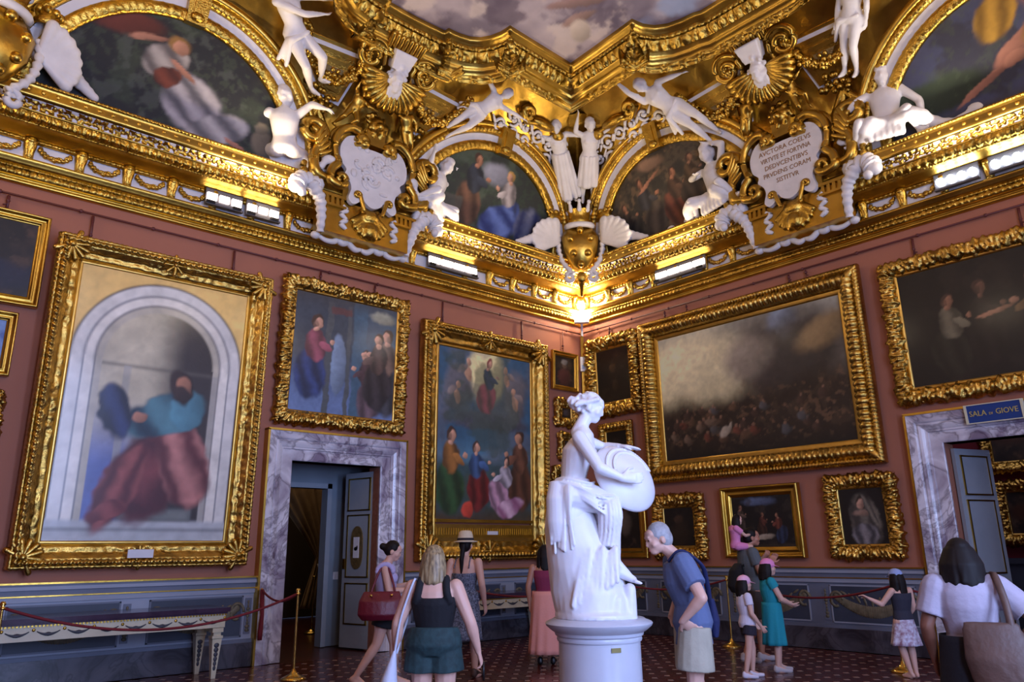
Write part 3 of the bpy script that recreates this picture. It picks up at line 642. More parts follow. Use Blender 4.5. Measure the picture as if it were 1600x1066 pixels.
# colour-mass paintings (invented stand-ins, no known design)
def pa_dark(seed, cols, warm=(60, 44, 34)):
    def f(p):
        p.mix(np.ones_like(p.X), (16, 13, 14)); p.cloud(3, .45, .7, warm, .6, seed)
        p.cloud(8, .55, .72, tuple(min(255, c*1.5) for c in warm), .4, seed+5)
        for i, (x, y, rx, ry, c) in enumerate(cols): p.blob(x, y, rx, ry, tuple(q*.62 for q in c), soft=.7, k=.85, seed=seed+i, wob=.7)
    return f
def pa_niche(p):
    X, Y = p.X0, p.Y0; p.warp(0); p.mix(np.ones_like(X), (222, 186, 110)); p.cloud(5, .4, .6, (206, 168, 94), .6)
    cx, cy, a = .5, .66, p.a
    def arch(r, base): return np.maximum(sstep(r+.006, r-.006, np.hypot((X-cx)*a, Y-cy)), (np.abs(X-cx)*a < r)*(Y < cy)*1.)
    p.mix(arch(.315, 0), (60, 52, 50)); p.mix(arch(.308, 0), (196, 194, 188)); p.mix(arch(.27, 0), (120, 120, 124)); p.mix(arch(.262, 0), (206, 202, 192)); p.mix(arch(.232, 0), (110, 108, 108)); p.mix(arch(.224, 0), (168, 162, 146))
    m = arch(.2, 0); p.mix(m, (178, 170, 146)); p.mix(m*sstep(.4, .66, X), (46, 40, 40)); p.mix(m*sstep(.55, .25, Y)*sstep(.55, .3, X), (84, 100, 156)); p.mix(m*np.exp(-((Y-.64)/.008)**2)*.6, (80, 76, 70))  # blue at the niche's lower left: window glare put into the canvas colour
    p.rect(.3, .34, .0, .64, (150, 148, 142), .004, .7); p.rect(.82, .86, .0, .64, (146, 144, 140), .004, .7)
    p.rect(.0, 1, .0, .075, (164, 168, 170)); p.rect(.0, 1, .04, .046, (70, 72, 76)); p.rect(.36, .78, .075, .12, (92, 96, 94)); p.rect(.38, .76, .085, .11, (104, 108, 104))
    p.warp(.022)
    p.folds(.52, .24, .3, .13, (66, 20, 28), (118, 54, 56), 1.2, 5, 4); p.folds(.7, .29, .14, .17, (84, 34, 38), (186, 124, 116), .3, 5, 6); p.folds(.36, .2, .1, .17, (78, 26, 32), (148, 78, 74), -.45, 5, 8); p.folds(.3, .1, .1, .03, (90, 32, 36), (140, 70, 68), .2, 4, 9)
    p.folds(.56, .47, .24, .075, (18, 42, 58), (82, 132, 144), .4, 5, 3); p.blob(.68, .49, .1, .06, (74, 124, 140), .6, .3); p.folds(.28, .47, .08, .1, (14, 20, 42), (44, 58, 104), .3, 4, 5); p.blob(.42, .45, .045, .02, (150, 104, 82), .3, .4)
    p.blob(.64, .575, .075, .07, (40, 26, 24), soft=.3); p.blob(.655, .575, .045, .045, (152, 104, 80), soft=.4); p.blob(.64, .545, .05, .03, (46, 30, 26), soft=.5)
def pa_court(p):
    p.mix(np.ones_like(p.X), (52, 62, 74)); p.vgrad(.55, .05, (92, 112, 150)); p.rect(.3, .36, .0, .95, (70, 76, 80), .006); p.rect(.5, .54, .0, .95, (72, 78, 82), .006); p.blob(.43, .42, .07, .26, (112, 130, 152), soft=.2, wob=.05); p.rect(.56, .7, .0, 1, (58, 86, 106), .01); p.rect(.7, 1, .45, 1, (60, 84, 104), .01, .7); p.vgrad(.82, 1.1, (56, 50, 48), .9); p.rect(.34, .54, .86, .92, (96, 50, 46), .01, .7)
    p.fig(.2, .12, .72, (52, 70, 122), (160, 84, 100), .1, seed=3); p.fig(.72, .0, .62, (120, 96, 104), (82, 58, 62), -.2, seed=5, arm=-1); p.fig(.9, .05, .78, (70, 72, 80), (124, 98, 84), .05, seed=8, arm=-1); p.fig(.82, .1, .68, (58, 50, 54), (96, 74, 66), 0, seed=9, arm=-1)
    p.blob(.86, .9, .12, .05, (140, 140, 122), soft=.8, wob=.6)
def pa_glory(p):
    p.mix(np.ones_like(p.X), (48, 84, 110)); p.vgrad(.5, .2, (104, 150, 172)); p.cloud(5, .42, .62, (84, 88, 98), .6, 8); p.blob(.5, .86, .2, .18, (222, 208, 150), soft=.5, wob=.1)
    p.blob(.5, .58, .44, .06, (70, 72, 84), soft=.5, wob=.7); p.cloud(9, .5, .62, (104, 104, 114), .35, 14); p.blob(.2, .75, .14, .16, (92, 92, 98), soft=.6, wob=.8); p.blob(.82, .76, .13, .16, (98, 96, 100), soft=.6, wob=.8)
    p.fig(.52, .62, .36, (188, 76, 96), (40, 52, 96), .15, seed=4, hair=(120, 60, 56))
    for x, y, q in ((.2, .66, 1), (.82, .66, -1), (.3, .8, 1), (.73, .8, -1)): p.blob(x, y+.05, .035, .045, (176, 136, 108), .2, .4, wob=.4); p.blob(x+.01*q, y+.115, .025, .022, (184, 142, 114), 0, .4); p.blob(x-.05*q, y+.08, .05, .02, (128, 116, 110), .6*q, .6)
    p.vgrad(.38, .3, (44, 62, 60), .9); p.cloud(6, .48, .6, (56, 70, 58), .6, 4); p.vgrad(.1, -.02, (66, 50, 34))
    p.fig(.14, .04, .5, (48, 84, 48), (156, 104, 50), .05, seed=5); p.fig(.41, .05, .42, (120, 36, 36), (64, 92, 136), -.1, seed=6); p.fig(.87, .06, .5, (100, 62, 44), (112, 72, 52), 0, seed=7, arm=-1, skin=(170, 124, 98)); p.fig(.69, .03, .36, (196, 150, 172), (190, 180, 190), .35, seed=9, arm=-1); p.folds(.76, .07, .14, .05, (130, 80, 108), (214, 180, 196), .3, 5, 7); p.blob(.31, .05, .06, .04, (186, 66, 50), soft=.3)
def pa_battle(p):
    p.mix(np.ones_like(p.X), (226, 212, 164)); p.hgrad(.2, .85, (104, 96, 86)); p.vgrad(.75, 1, (186, 184, 168), .6); p.blob(.55, .9, .3, .12, (110, 104, 96), soft=.9, k=.7, wob=.9); p.blob(.22, .7, .3, .24, (246, 232, 184), soft=1., k=.95); p.blob(.72, .86, .08, .14, (128, 140, 156), soft=.7, wob=.8); p.blob(.62, .62, .12, .32, (66, 58, 54), .3, soft=.8, wob=.8); p.blob(.82, .66, .16, .3, (58, 52, 48), -.4, soft=.8, wob=.8); p.blob(.92, .78, .14, .1, (136, 112, 76), .4, soft=.8, wob=.6); p.blob(.52, .7, .12, .16, (150, 138, 120), soft=.9, wob=.8)
    m = sstep(.5, .3, p.Y+.16*(fbm(p.X*8, p.Y*2, 3)-.5)-.1*p.X); p.mix(m, (40, 30, 24)); p.mix(m*.5*sstep(.5, .66, fbm(p.X*14*p.a, p.Y*14, 18, 5)), (70, 54, 40))
    p.I = p.I*(1-(m*sstep(.54, .7, fbm(p.X*26*p.a, p.Y*30, 6)))[..., None]*.6)+p.c((112, 84, 60))*(m*sstep(.54, .7, fbm(p.X*26*p.a, p.Y*30, 6)))[..., None]*.6
    rr = random.Random(4)
    for k in range(34):
        x, y = rr.uniform(.04, .97), rr.uniform(.12, .36); h = .09+.1*(.36-y); c = rr.choice(((96, 70, 50), (120, 98, 78), (70, 50, 40), (112, 60, 44), (84, 84, 84)))
        p.blob(x, y, .02, .03, c, .3, .5, .8, wob=.6, seed=k); p.blob(x+.004, y+.035, .007, .012, (134, 100, 78), 0, .5, .8); p.blob(x+.02, y-.02, .024, .014, tuple(q*.7 for q in c), .5, .5, .7, wob=.7)
    p.vgrad(.14, .0, (24, 20, 18)); p.blob(.36, .17, .03, .035, (166, 152, 132), .4, .5, wob=.6); p.blob(.39, .2, .012, .03, (160, 148, 128), -.5, .5)
def pa_veil(p):
    p.mix(np.ones_like(p.X), (18, 16, 18)); p.folds(.54, .4, .32, .5, (56, 52, 48), (112, 104, 92), .1, 6, 3); p.folds(.5, .18, .28, .2, (60, 58, 62), (140, 134, 136), 0, 7, 4); p.blob(.5, .74, .13, .13, (44, 34, 28), soft=.3); p.blob(.48, .71, .085, .095, (178, 138, 116), soft=.4, wob=.05); p.blob(.52, .71, .03, .09, (130, 96, 80), soft=.8, k=.6); p.blob(.5, .55, .2, .05, (140, 112, 96), soft=1., wob=.5); p.folds(.66, .6, .07, .3, (70, 66, 60), (122, 114, 100), .35, 4, 8)
def pa_group(p):
    p.mix(np.ones_like(p.X), (20, 18, 18)); p.blob(.45, .88, .24, .08, (84, 96, 122), soft=.8, wob=.7); p.cloud(7, .52, .66, (52, 44, 38), .6, 5)
    p.fig(.76, .08, .6, (46, 58, 84), (112, 58, 44), -.25, seed=4, arm=-1, skin=(150, 104, 80)); p.fig(.5, .2, .5, (70, 44, 34), (96, 52, 40), .1, seed=6, skin=(130, 90, 68)); p.fig(.14, .25, .6, (74, 62, 54), (96, 78, 66), .1, seed=7, skin=(140, 100, 80)); p.blob(.52, .2, .14, .05, (160, 146, 126), .1, .6, wob=.6); p.vgrad(.1, 0, (60, 48, 32), .8)
def pa_hands(p):
    p.mix(np.ones_like(p.X), (14, 12, 13)); p.cloud(5, .5, .7, (34, 28, 24), .7, 6)
    p.fig(.22, .05, .72, (40, 38, 30), (112, 104, 82), .1, seed=4, skin=(136, 96, 72)); p.fig(.38, .12, .7, (30, 24, 22), (40, 32, 28), 0, seed=6, skin=(96, 68, 52)); p.fig(.62, .05, .8, (70, 60, 46), (96, 72, 44), -.1, seed=8, arm=-1, skin=(142, 102, 78)); p.fig(.85, .08, .7, (36, 30, 28), (52, 40, 34), 0, seed=9, arm=-1, skin=(110, 78, 60)); p.blob(.64, .42, .06, .1, (156, 148, 130), soft=.5, wob=.6); p.blob(.43, .52, .08, .02, (146, 102, 76), .2, soft=.4)
framed('L', 9.82, 11.2, 4.38, 5.56, .115, 'plain', pa_dark(3, [(.35, .55, .12, .12, (120, 84, 64)), (.7, .25, .4, .2, (22, 40, 84))]), 'dark painting in a plain gold frame, cut by the upper left picture edge', dep=.09)
framed('L', 10.0, 11.1, 3.5, 4.28, .1, 'plain', lambda p: p.mix(np.ones_like(p.X), (70, 96, 160)).cloud(3, .4, .6, (110, 140, 190)), 'small blue canvas in plain gold frame below the cut-off dark painting', dep=.08)
framed('L', 10.02, 11.0, 2.55, 3.33, .14, 'florid', pa_dark(5, [(.5, .5, .3, .3, (70, 60, 56))]), 'florid gold frame peeking in at the far left edge, lowest of three')
framed('L', 6.96, 9.74, 1.3, 5.35, .31, 'carved', pa_niche, 'huge upright painting of a robed figure in an arched stone niche', dep=.17, lean=.05, res=185, oil=OIL, plate=True)
framed('L', 4.45, 6.68, 3.3, 5.56, .2, 'florid', pa_court, 'bluish painting of figures and columns hung above the marble doorway', dep=.1, lean=.04, res=170, oil=OIL)
framed('L', 1.22, 4.15, 1.29, 5.32, .38, 'carved', pa_glory, 'tall painting with glowing yellow cloud group over standing figures', dep=.16, lean=.015, res=185, oil=OIL, bot=.68)
framed('L', .24, .98, 4.52, 5.31, .09, 'plain', pa_dark(7, [(.5, .3, .3, .3, (120, 60, 56)), (.5, .68, .12, .12, (150, 116, 96)), (.5, .82, .16, .1, (196, 190, 186))]), 'small portrait with white turban beside the room corner', dep=.07)
framed('L', .3, .9, 3.8, 4.34, .17, 'florid', pa_dark(8, [(.5, .5, .25, .3, (110, 100, 104))]), 'tiny portrait in a thick carved frame left of the statue head', dep=.07, du=.03)
framed('L', .3, .83, 3.14, 3.66, .14, 'florid', pa_dark(9, [(.5, .5, .25, .3, (90, 80, 74))]), 'small carved frame half hidden behind the statue shoulder', dep=.07, du=.03)
framed('L', .4, 1.03, 2.14, 3.0, .14, 'florid', pa_dark(10, [(.5, .5, .25, .3, (90, 80, 74))]), 'small carved frame half hidden behind the statue waist', dep=.07, du=.03)
framed('R', .2, 1.56, 3.98, 5.57, .26, 'florid', pa_dark(11, [(.5, .62, .1, .08, (96, 70, 52)), (.55, .3, .08, .1, (70, 50, 36))], (30, 24, 20)), 'almost black portrait in a florid gold frame right of the corner', dep=.12)
framed('R', .47, 1.31, 2.8, 3.82, .16, 'leaf', pa_dark(12, [(.5, .6, .2, .2, (60, 46, 38))], (24, 20, 18)), 'dark picture in a slim gold frame behind the marble shield', dep=.08)
framed('R', 1.67, 5.93, 2.59, 5.59, .37, 'leaf', pa_battle, 'very large battle landscape with smoky sky in wide gold frame', dep=.18, lean=.02, res=180)
framed('R', .33, 1.52, 1.28, 2.7, .17, 'plain', pa_dark(13, [(.45, .62, .2, .16, (130, 60, 56)), (.6, .4, .16, .2, (150, 130, 112))]), 'upright painting low behind the statue knees, plain gold frame', dep=.08)
framed('R', 1.69, 2.76, 1.26, 2.36, .22, 'florid', pa_dark(14, [(.5, .68, .14, .12, (110, 76, 56)), (.55, .3, .3, .3, (62, 44, 34))], (26, 20, 18)), 'small dark portrait in carved frame beside the grey-haired man', dep=.1)
framed('R', 3.15, 4.55, 1.28, 2.41, .16, 'plain', pa_group, 'wide dark group scene in plain gold frame above the man carrying a child', dep=.11, res=120)
framed('R', 4.96, 6.0, 1.27, 2.45, .19, 'florid', pa_veil, 'portrait of a pale veiled woman in a carved gold frame', dep=.11, res=120)
framed('R', 6.21, 9.4, 3.36, 5.47, .23, 'florid', pa_hands, 'wide dark figure scene high above the blue room sign', dep=.12, res=160)
def rods(wall, lst, z0):
    for s, z1, k, lab in lst:
        t = empty('hanging_rod', wpt(wall, s, .05, z1)); tag(t, 'dark red hanging rod '+lab, 'rod', 'picture hanging rods')
        b = MB(); b.tube([(0, 0, 0), (0, 0, z0-z1-.02)], .018 if k else .009, 6); b.build('rod', RAILM, t)
        b = MB(); b.tube([wpt(wall, 0, .0, .1), wpt(wall, .02, .03, .06), wpt(wall, .05, .02, .05)], .01, 5); b.ell((0, 0, .12), .026, 6, 5); b.build('hook', RAILM, t)
rods('L', [(10.3, 5.57, 1, 'over the dark painting at the left picture edge'), (9.35, 5.37, 1, 'at the left side of the niche painting'), (7.45, 5.37, 1, 'at the right side of the niche painting'), (6.05, 5.57, 1, 'at the left side of the bluish painting over the door'), (5.05, 5.57, 1, 'at the right side of the bluish painting over the door'), (3.65, 5.36, 1, 'at the left side of the glowing-cloud painting'), (1.75, 5.36, 1, 'at the right side of the glowing-cloud painting'), (.62, 5.33, 0, 'above the small turban portrait')], 5.78)
rods('R', [(.81, 5.62, 1, 'above the almost black portrait'), (2.2, 5.62, 1, 'thick, at the left side of the battle landscape'), (2.7, 5.62, 0, 'thin, at the left side of the battle landscape'), (4.75, 5.62, 1, 'thick, at the right side of the battle landscape'), (5.05, 5.62, 0, 'thin, at the right side of the battle landscape'), (6.72, 5.5, 1, 'at the left side of the high dark figure scene'), (8.09, 5.5, 1, 'at the right edge above the high dark figure scene')], 5.8)
# red room pictures
for s0, s1, z0, z1, lab, sd in ((5.6, 8.2, 2.72, 4.1, 'dark painting high on the crimson wall seen through the right doorway', 21), (5.7, 7.6, 1.42, 2.56, 'dark painting low on the crimson wall seen through the right doorway', 22)):
    t = framed('R', s0, s1, z0, z1, .2, 'florid', pa_dark(sd, [(.3, .5, .3, .2, (90, 44, 22))]), lab, dep=.1, du=.03); t.location.x = 4.92
# blue room sign over the right doorway
loc, rot = place('R', 7.41, 2.99, .15)
t = tag(empty('room_sign', loc, (.12, 0, rot[2])), 'blue room name sign with gold letters over the right doorway', 'sign')
b = MB(); b.box((0, 0, .115), (.64, .03, .23)); b.build('board', mat('sign_blue', rgb(24, 62, 130), .4), t, smooth=False)
CREAM = mat('sign_cream', rgb(214, 210, 180), .4)
b = MB(); b.box((-.33, -.005, .115), (.03, .05, .25)); b.box((.33, -.005, .115), (.03, .05, .25)); b.box((0, -.005, -.004), (.68, .045, .012)); b.box((0, -.005, .234), (.68, .045, .012)); b.build('border', CREAM, t, smooth=False)
def text(s, size, m, par, loc, rot=(math.pi/2, 0, 0), ext=.004, name='lettering', squeeze=1.):
    c = bpy.data.curves.new('t', 'FONT'); c.body = s; c.size = size; c.extrude = ext; c.align_x = 'CENTER'; c.align_y = 'CENTER'; c.resolution_u = 2
    o = bpy.data.objects.new('t', c); COL.objects.link(o); dg = bpy.context.evaluated_depsgraph_get()
    me = bpy.data.meshes.new_from_object(o.evaluated_get(dg)); bpy.data.objects.remove(o)
    r = link(name, me, m, par, loc, rot); r.scale = (squeeze, 1, 1); me.materials.clear(); me.materials.append(m); return r
SIGNL = mat('sign_gold', rgb(196, 176, 96), .4)
text('SALA', .1, SIGNL, t, (-.19, -.02, .115), squeeze=.9); text('DI', .045, SIGNL, t, (-.037, -.02, .1)); text('GIOVE', .1, SIGNL, t, (.15, -.02, .115), squeeze=.9)
# ------------------------------------------------------------------ figures: joint positions in units of the body height, facing local -Y
def remesh(mb, voxel, name, smooth=5):
    me = mb.mesh('tmp'); o = bpy.data.objects.new('tmp', me); COL.objects.link(o)
    m = o.modifiers.new('r', 'REMESH'); m.mode = 'VOXEL'; m.voxel_size = voxel; m.use_smooth_shade = True
    if smooth: sm = o.modifiers.new('s', 'SMOOTH'); sm.factor = .5; sm.iterations = smooth
    dg = bpy.context.evaluated_depsgraph_get(); r = bpy.data.meshes.new_from_object(o.evaluated_get(dg)); r.name = name
    bpy.data.objects.remove(o); bpy.data.meshes.remove(me)
    r.polygons.foreach_set('use_smooth', [True]*len(r.polygons)); return r
A3 = lambda *a: np.array(a, float)
def nrm(v): v = np.array(v, float); return v/(np.linalg.norm(v)+1e-9)
STAND = dict(head=(0, -.005, .925), neck=(0, .012, .845), chest=(0, .012, .735), waist=(0, .0, .62), pelvis=(0, .005, .535),
    shL=(.108, .015, .808), shR=(-.108, .015, .808), elL=(.135, .03, .64), elR=(-.135, .03, .64), wrL=(.142, -.005, .495), wrR=(-.142, -.005, .495),
    hipL=(.055, .0, .52), hipR=(-.055, .0, .52), knL=(.058, -.01, .285), knR=(-.058, -.01, .285), anL=(.058, .012, .05), anR=(-.058, .012, .05),
    toL=(.07, -.1, .014), toR=(-.07, -.1, .014))
def pose(**k):
    J = {a: A3(*b) for a, b in STAND.items()}
    for a, b in k.items():
        if a in J: J[a] = A3(*b)
    return J
def basis(z, f):                                 # columns x, y, z with -y towards f
    z = nrm(z); f = np.array(f, float); y = -nrm(f-z*np.dot(f, z)); x = np.cross(y, z); return np.stack([x, y, z], 1)
def torso_rings(J, g=1., fem=0., infl=0.):
    lat_p = nrm(J['hipL']-J['hipR']); lat_s = nrm(J['shL']-J['shR'])
    sp = [J['pelvis']-.045*nrm(J['waist']-J['pelvis']), J['pelvis'], J['waist'], J['chest'], (J['shL']+J['shR'])/2-.02*nrm(J['neck']-J['chest']), (J['shL']+J['shR'])/2+.02*nrm(J['neck']-J['chest']), J['neck']]
    rx = [.075+.008*fem, .094+.012*fem, .077-.008*fem, .096-.006*fem, .1-.008*fem, .07, .036]; ry = [.058, .072+.006*fem, .056, .068, .06, .045, .036]
    R = []
    for i, c in enumerate(sp):
        t = i/6; lat = nrm(lat_p*(1-t)+lat_s*t); up = nrm(sp[min(i+1, 6)]-sp[max(i-1, 0)]); f = nrm(np.cross(lat, up))
        R.append((c, lat*(rx[i]*g+infl), f*(ry[i]*g+infl)))
    return R
def hand(b, wr, d, lat, s, curl=.5, thumb=1):
    d = nrm(d); lat = nrm(lat-d*np.dot(lat, d)); n = np.cross(d, lat)*thumb
    b.loft([(wr-d*.01, lat*.016*s, n*.012*s), (wr+d*.012*s, lat*.02*s, n*.011*s), (wr+d*.04*s, lat*.025*s, n*.0105*s), (wr+d*.055*s, lat*.024*s, n*.009*s)], 10)
    for i, l in enumerate((.036, .042, .039, .03)):
        o = wr+d*.05*s+lat*(.019-.0127*i)*s; a = curl*(.6+.12*i)
        p1 = o+(d*math.cos(a)+n*math.sin(a))*l*.5*s; p2 = p1+(d*math.cos(a*2)+n*math.sin(a*2))*l*.5*s
        b.cone(o, p1, .0062*s, .0058*s, 7); b.cone(p1, p2, .0058*s, .0048*s, 7)
    o = wr+d*.012*s+lat*.018*s; p1 = o+(d*.7+lat*.75+n*.2)*.026*s; p2 = p1+(d*.95+lat*.15+n*.4)*.022*s
    b.cone(o, p1, .0085*s, .0072*s, 7); b.cone(p1, p2, .007*s, .0055*s, 7)
def head_mb(b, c, face, up, s=1., fem=0.):
    M = basis(up, face)
    def T(p): return c+M @ (np.array(p)*s)
    E = lambda p, r: b.ell(T(p), np.array(r)*s, 14, 10, M)
    E((0, .008, .02), (.045, .056, .055)); E((0, -.016, -.008), (.037, .042, .05)); E((0, -.031, -.044), (.022-.003*fem, .0235, .017)); E((0, -.03, .035), (.036, .024, .022)); E((0, -.008, -.03), (.034, .036, .026))
    b.cone(T((0, -.0495, .022)), T((0, -.0595, -.0115)), .005*s, .0075*s, 8); E((0, -.048, .024), (.03, .012, .007)); E((0, -.05, -.032), (.014, .008, .0045)); E((0, -.049, -.039), (.011, .008, .004))
    for q in (-1, 1): E((q*.046, .008, -.006), (.007, .013, .019)); E((q*.018, -.046, .01), (.009, .007, .006)); E((q*.026, -.034, -.014), (.014, .014, .014))
def body_mb(J, fem=0., bulk=1., headface=(0, -1, 0), headup=(0, 0, 1), hands=(.5, .5), hdir=None, hlat=None, child=0., head=True):
    b = MB(); b.loft(torso_rings(J, bulk, fem), 18)
    if fem:
        lat = nrm(J['shL']-J['shR']); up = nrm(J['neck']-J['waist'])
        fr = nrm(np.cross(lat, up))
        for q in (-1, 1): b.ell(J['chest']+fr*.052+lat*q*.042+up*.005, .037*fem, 10, 8)
    for q in 'LR':
        b.cone(J['sh'+q], J['el'+q], .033*bulk, .0255*bulk); m = J['el'+q]+(J['wr'+q]-J['el'+q])*.3
        b.cone(J['el'+q], m, .0255*bulk, .026*bulk); b.cone(m, J['wr'+q], .0255*bulk, .0155)
        b.cone(J['hip'+q], J['kn'+q], .056*bulk, .036*bulk); m = J['kn'+q]+(J['an'+q]-J['kn'+q])*.3
        ba = nrm(J['hip'+q]-J['kn'+q]+J['an'+q]-J['kn'+q])*.0
        b.cone(J['kn'+q], m, .035*bulk, .036*bulk); b.cone(m, J['an'+q], .035*bulk, .021)
        t = nrm(J['to'+q]-J['an'+q]); heel = J['an'+q]+A3(0, 0, 0)-nrm((J['kn'+q]-J['an'+q]))*.028-t*.012
        b.cone(heel, J['an'+q], .02, .021); b.cone(heel+t*.03, J['to'+q]-t*.01, .024, .016); b.cone(J['an'+q], J['to'+q]-t*.03, .021, .014)
        s = A3(1, 0, 0) if q == 'L' else A3(-1, 0, 0); d = nrm(J['wr'+q]-J['el'+q])
        if hdir and q in hdir: d = nrm(hdir[q])
        l = A3(*hlat[q]) if hlat and q in hlat else A3(0, -1, 0)
        if abs(np.dot(d, l)) > .9: l = A3(0, 0, 1)
        hand(b, J['wr'+q], d, l, 1.05, hands[0 if q == 'L' else 1], 1 if q == 'L' else -1)
    if head:
        b.cone(J['neck']-nrm(J['head']-J['neck'])*.02, J['head'], .033, .029)
        head_mb(b, J['head']+nrm(headup)*.005, headface, headup, 1.+.25*child, fem)
    return b
def scaled(b, h): b.V = [v*h for v in b.V]; return b
def folds(b, top, bot, n, r, lat, fwd, seed=0, a0=0, a1=2*math.pi, sag=0.):      # ridged cloth: cones from ring top to ring bot
    rr = random.Random(seed)
    for k in range(n):
        a = a0+(a1-a0)*(k+.5*rr.random())/n; p0 = top[0]+np.array(lat)*math.cos(a)*top[1]+np.array(fwd)*math.sin(a)*top[2]
        a2 = a+rr.uniform(-.2, .2); p1 = bot[0]+np.array(lat)*math.cos(a2)*bot[1]+np.array(fwd)*math.sin(a2)*bot[2]
        m = (p0+p1)/2+A3(0, 0, -sag); b.cone(p0, m, r*.8, r); b.cone(m, p1, r, r*rr.uniform(.9, 1.5))
def curls(b, c, r, n, rb, seed, flt=lambda p: True):
    rr = random.Random(seed); k = 0
    while k < n:
        v = nrm((rr.gauss(0, 1), rr.gauss(0, 1), rr.gauss(0, 1)))
        if flt(v): b.ell(np.array(c)+v*np.array(r), rb*rr.uniform(.7, 1.2), 7, 5)
        k += 1
def stucco(F, Hd, face, J, label, m=STUCCO, name='stucco_figure', voxel=.023, group=None, fem=.8, drape=None, headface=(0, -1, 0), headup=(0, 0, 1), hair=True, cat='sculpture', bulk=1., child=0., cloth_name='drapery', hands=(.4, .4), extra=None):
    F = np.array(F, float); Hd = np.array(Hd, float); ax = Hd-F; z0 = J['_z0'] if '_z0' in J else 0.
    J = {k: v for k, v in J.items() if k[0] != '_'}
    hz = J['head'][2]-z0; h = np.linalg.norm(ax)/max(np.linalg.norm(J['head']-A3(0, 0, z0)), .2)
    M = basis(ax, face); root = empty(name)
    root.matrix_world = Matrix(((*M[0], F[0]), (*M[1], F[1]), (*M[2], F[2]), (0, 0, 0, 1)))
    tag(root, label, cat, group)
    b = body_mb(J, fem, bulk*1.12, headface, headup, hands, child=child+.85)
    if hair: curls(b, J['head']+A3(0, .01, .018), A3(.048, .056, .052)*(1.21+.25*child), 46, .013, 5, lambda v: v[1] > -.35 or v[2] > .55)
    if extra: extra(b, J)
    b.V = [v-A3(0, 0, z0) for v in b.V]
    link('body', remesh(scaled(b, h), voxel, 'body', 4), m, root)
    if drape:
        b = MB(); drape(b, J); b.V = [v-A3(0, 0, z0) for v in b.V]
        link(cloth_name, remesh(scaled(b, h), voxel, cloth_name, 3), m, root)
    return root
# ------------------------------------------------------------------ lunettes
TILT = math.atan(.32)
def cove_place(wall, s, z, lift=0.):
    t = math.asin(min(1, (z-CZ)/CB)); loc, rot = place(wall, s, z, cove_d(z)+lift)
    return loc, (math.atan2(CA*math.sin(t), CB*math.cos(t)), 0, rot[2])
def ring(r0, prof, nv, na, disp, a0, a1, cz):
    pr = resample(prof, nv); a = np.linspace(a0, a1, na)[:, None]; v = np.linspace(0, 1, nv)[None]+0*a
    h = disp(a*r0, v) if disp else 0*v
    r = pr[None, :, 0]; y = -(pr[None, :, 1]+h)
    return MB().grid(np.stack([r*np.cos(a), y+0*a, cz+r*np.sin(a)], -1))
def lu_left(p):
    p.mix(np.ones_like(p.X), (30, 32, 36)); p.cloud(5, .45, .62, (46, 54, 44), .9, 5); p.cloud(9, .55, .66, (78, 84, 78), .5, 9); p.cloud(22, .52, .64, (58, 68, 54), .5, 19); p.blob(.28, .78, .13, .09, (98, 46, 36), .2, soft=.6)
    p.folds(.56, .32, .11, .26, (84, 82, 90), (178, 172, 178), .8, 8, 3); p.folds(.43, .6, .09, .13, (90, 84, 84), (176, 168, 164), .5, 6, 4); p.blob(.47, .76, .04, .07, (130, 96, 50), soft=.5); p.blob(.475, .74, .028, .055, (172, 124, 100), soft=.4); p.blob(.36, .73, .07, .025, (160, 112, 92), .3, soft=.5); p.blob(.5, .56, .06, .025, (164, 114, 94), -.5, soft=.5); p.folds(.45, .47, .05, .08, (70, 30, 22), (116, 56, 40), .4, 4, 12); p.folds(.68, .18, .13, .13, (92, 90, 96), (190, 184, 186), .5, 7, 6); p.blob(.76, .1, .05, .02, (164, 112, 96), -.3, soft=.4); p.blob(.87, .2, .05, .11, (104, 94, 80), .3, soft=.5, wob=.6); p.blob(.85, .33, .03, .05, (112, 102, 86), soft=.5)
def lu_blue(p):
    p.mix(np.ones_like(p.X), (42, 48, 46)); p.cloud(5, .45, .6, (66, 78, 66), .9, 6); p.cloud(20, .5, .62, (48, 62, 48), .6, 16); p.blob(.52, .74, .09, .12, (140, 142, 156), soft=.8, wob=.9)
    p.fig(.37, .1, .82, (120, 84, 66), (52, 58, 72), .1, seed=3, skin=(172, 120, 94)); p.fig(.62, .08, .78, (70, 92, 166), (188, 178, 178), -.15, seed=6, arm=-1, hair=(180, 140, 74)); p.folds(.57, .22, .13, .18, (36, 52, 112), (108, 132, 200), .5, 6, 4); p.folds(.79, .26, .1, .24, (34, 44, 90), (116, 120, 142), -.3, 6, 6); p.rect(.16, .32, .1, .36, (84, 82, 74), .01, .8)
def lu_brown(p):
    p.mix(np.ones_like(p.X), (46, 42, 36)); p.cloud(6, .42, .6, (72, 62, 50), .9, 7); p.cloud(11, .54, .64, (108, 86, 64), .6, 13); p.cloud(24, .52, .62, (40, 36, 32), .6, 23)
    p.fig(.34, .06, .7, (84, 72, 62), (62, 60, 64), -.3, seed=4, skin=(150, 102, 78)); p.fig(.52, .08, .66, (118, 66, 50), (84, 60, 46), .2, seed=6, skin=(156, 106, 80)); p.fig(.2, .04, .5, (60, 54, 48), (74, 62, 52), -.4, seed=8, skin=(150, 104, 80)); p.fig(.64, .2, .6, (66, 52, 42), (92, 70, 50), .2, seed=9, skin=(140, 100, 76)); p.blob(.38, .66, .09, .018, (156, 108, 84), .5, soft=.4); p.blob(.42, .85, .08, .07, (132, 104, 84), soft=.7)
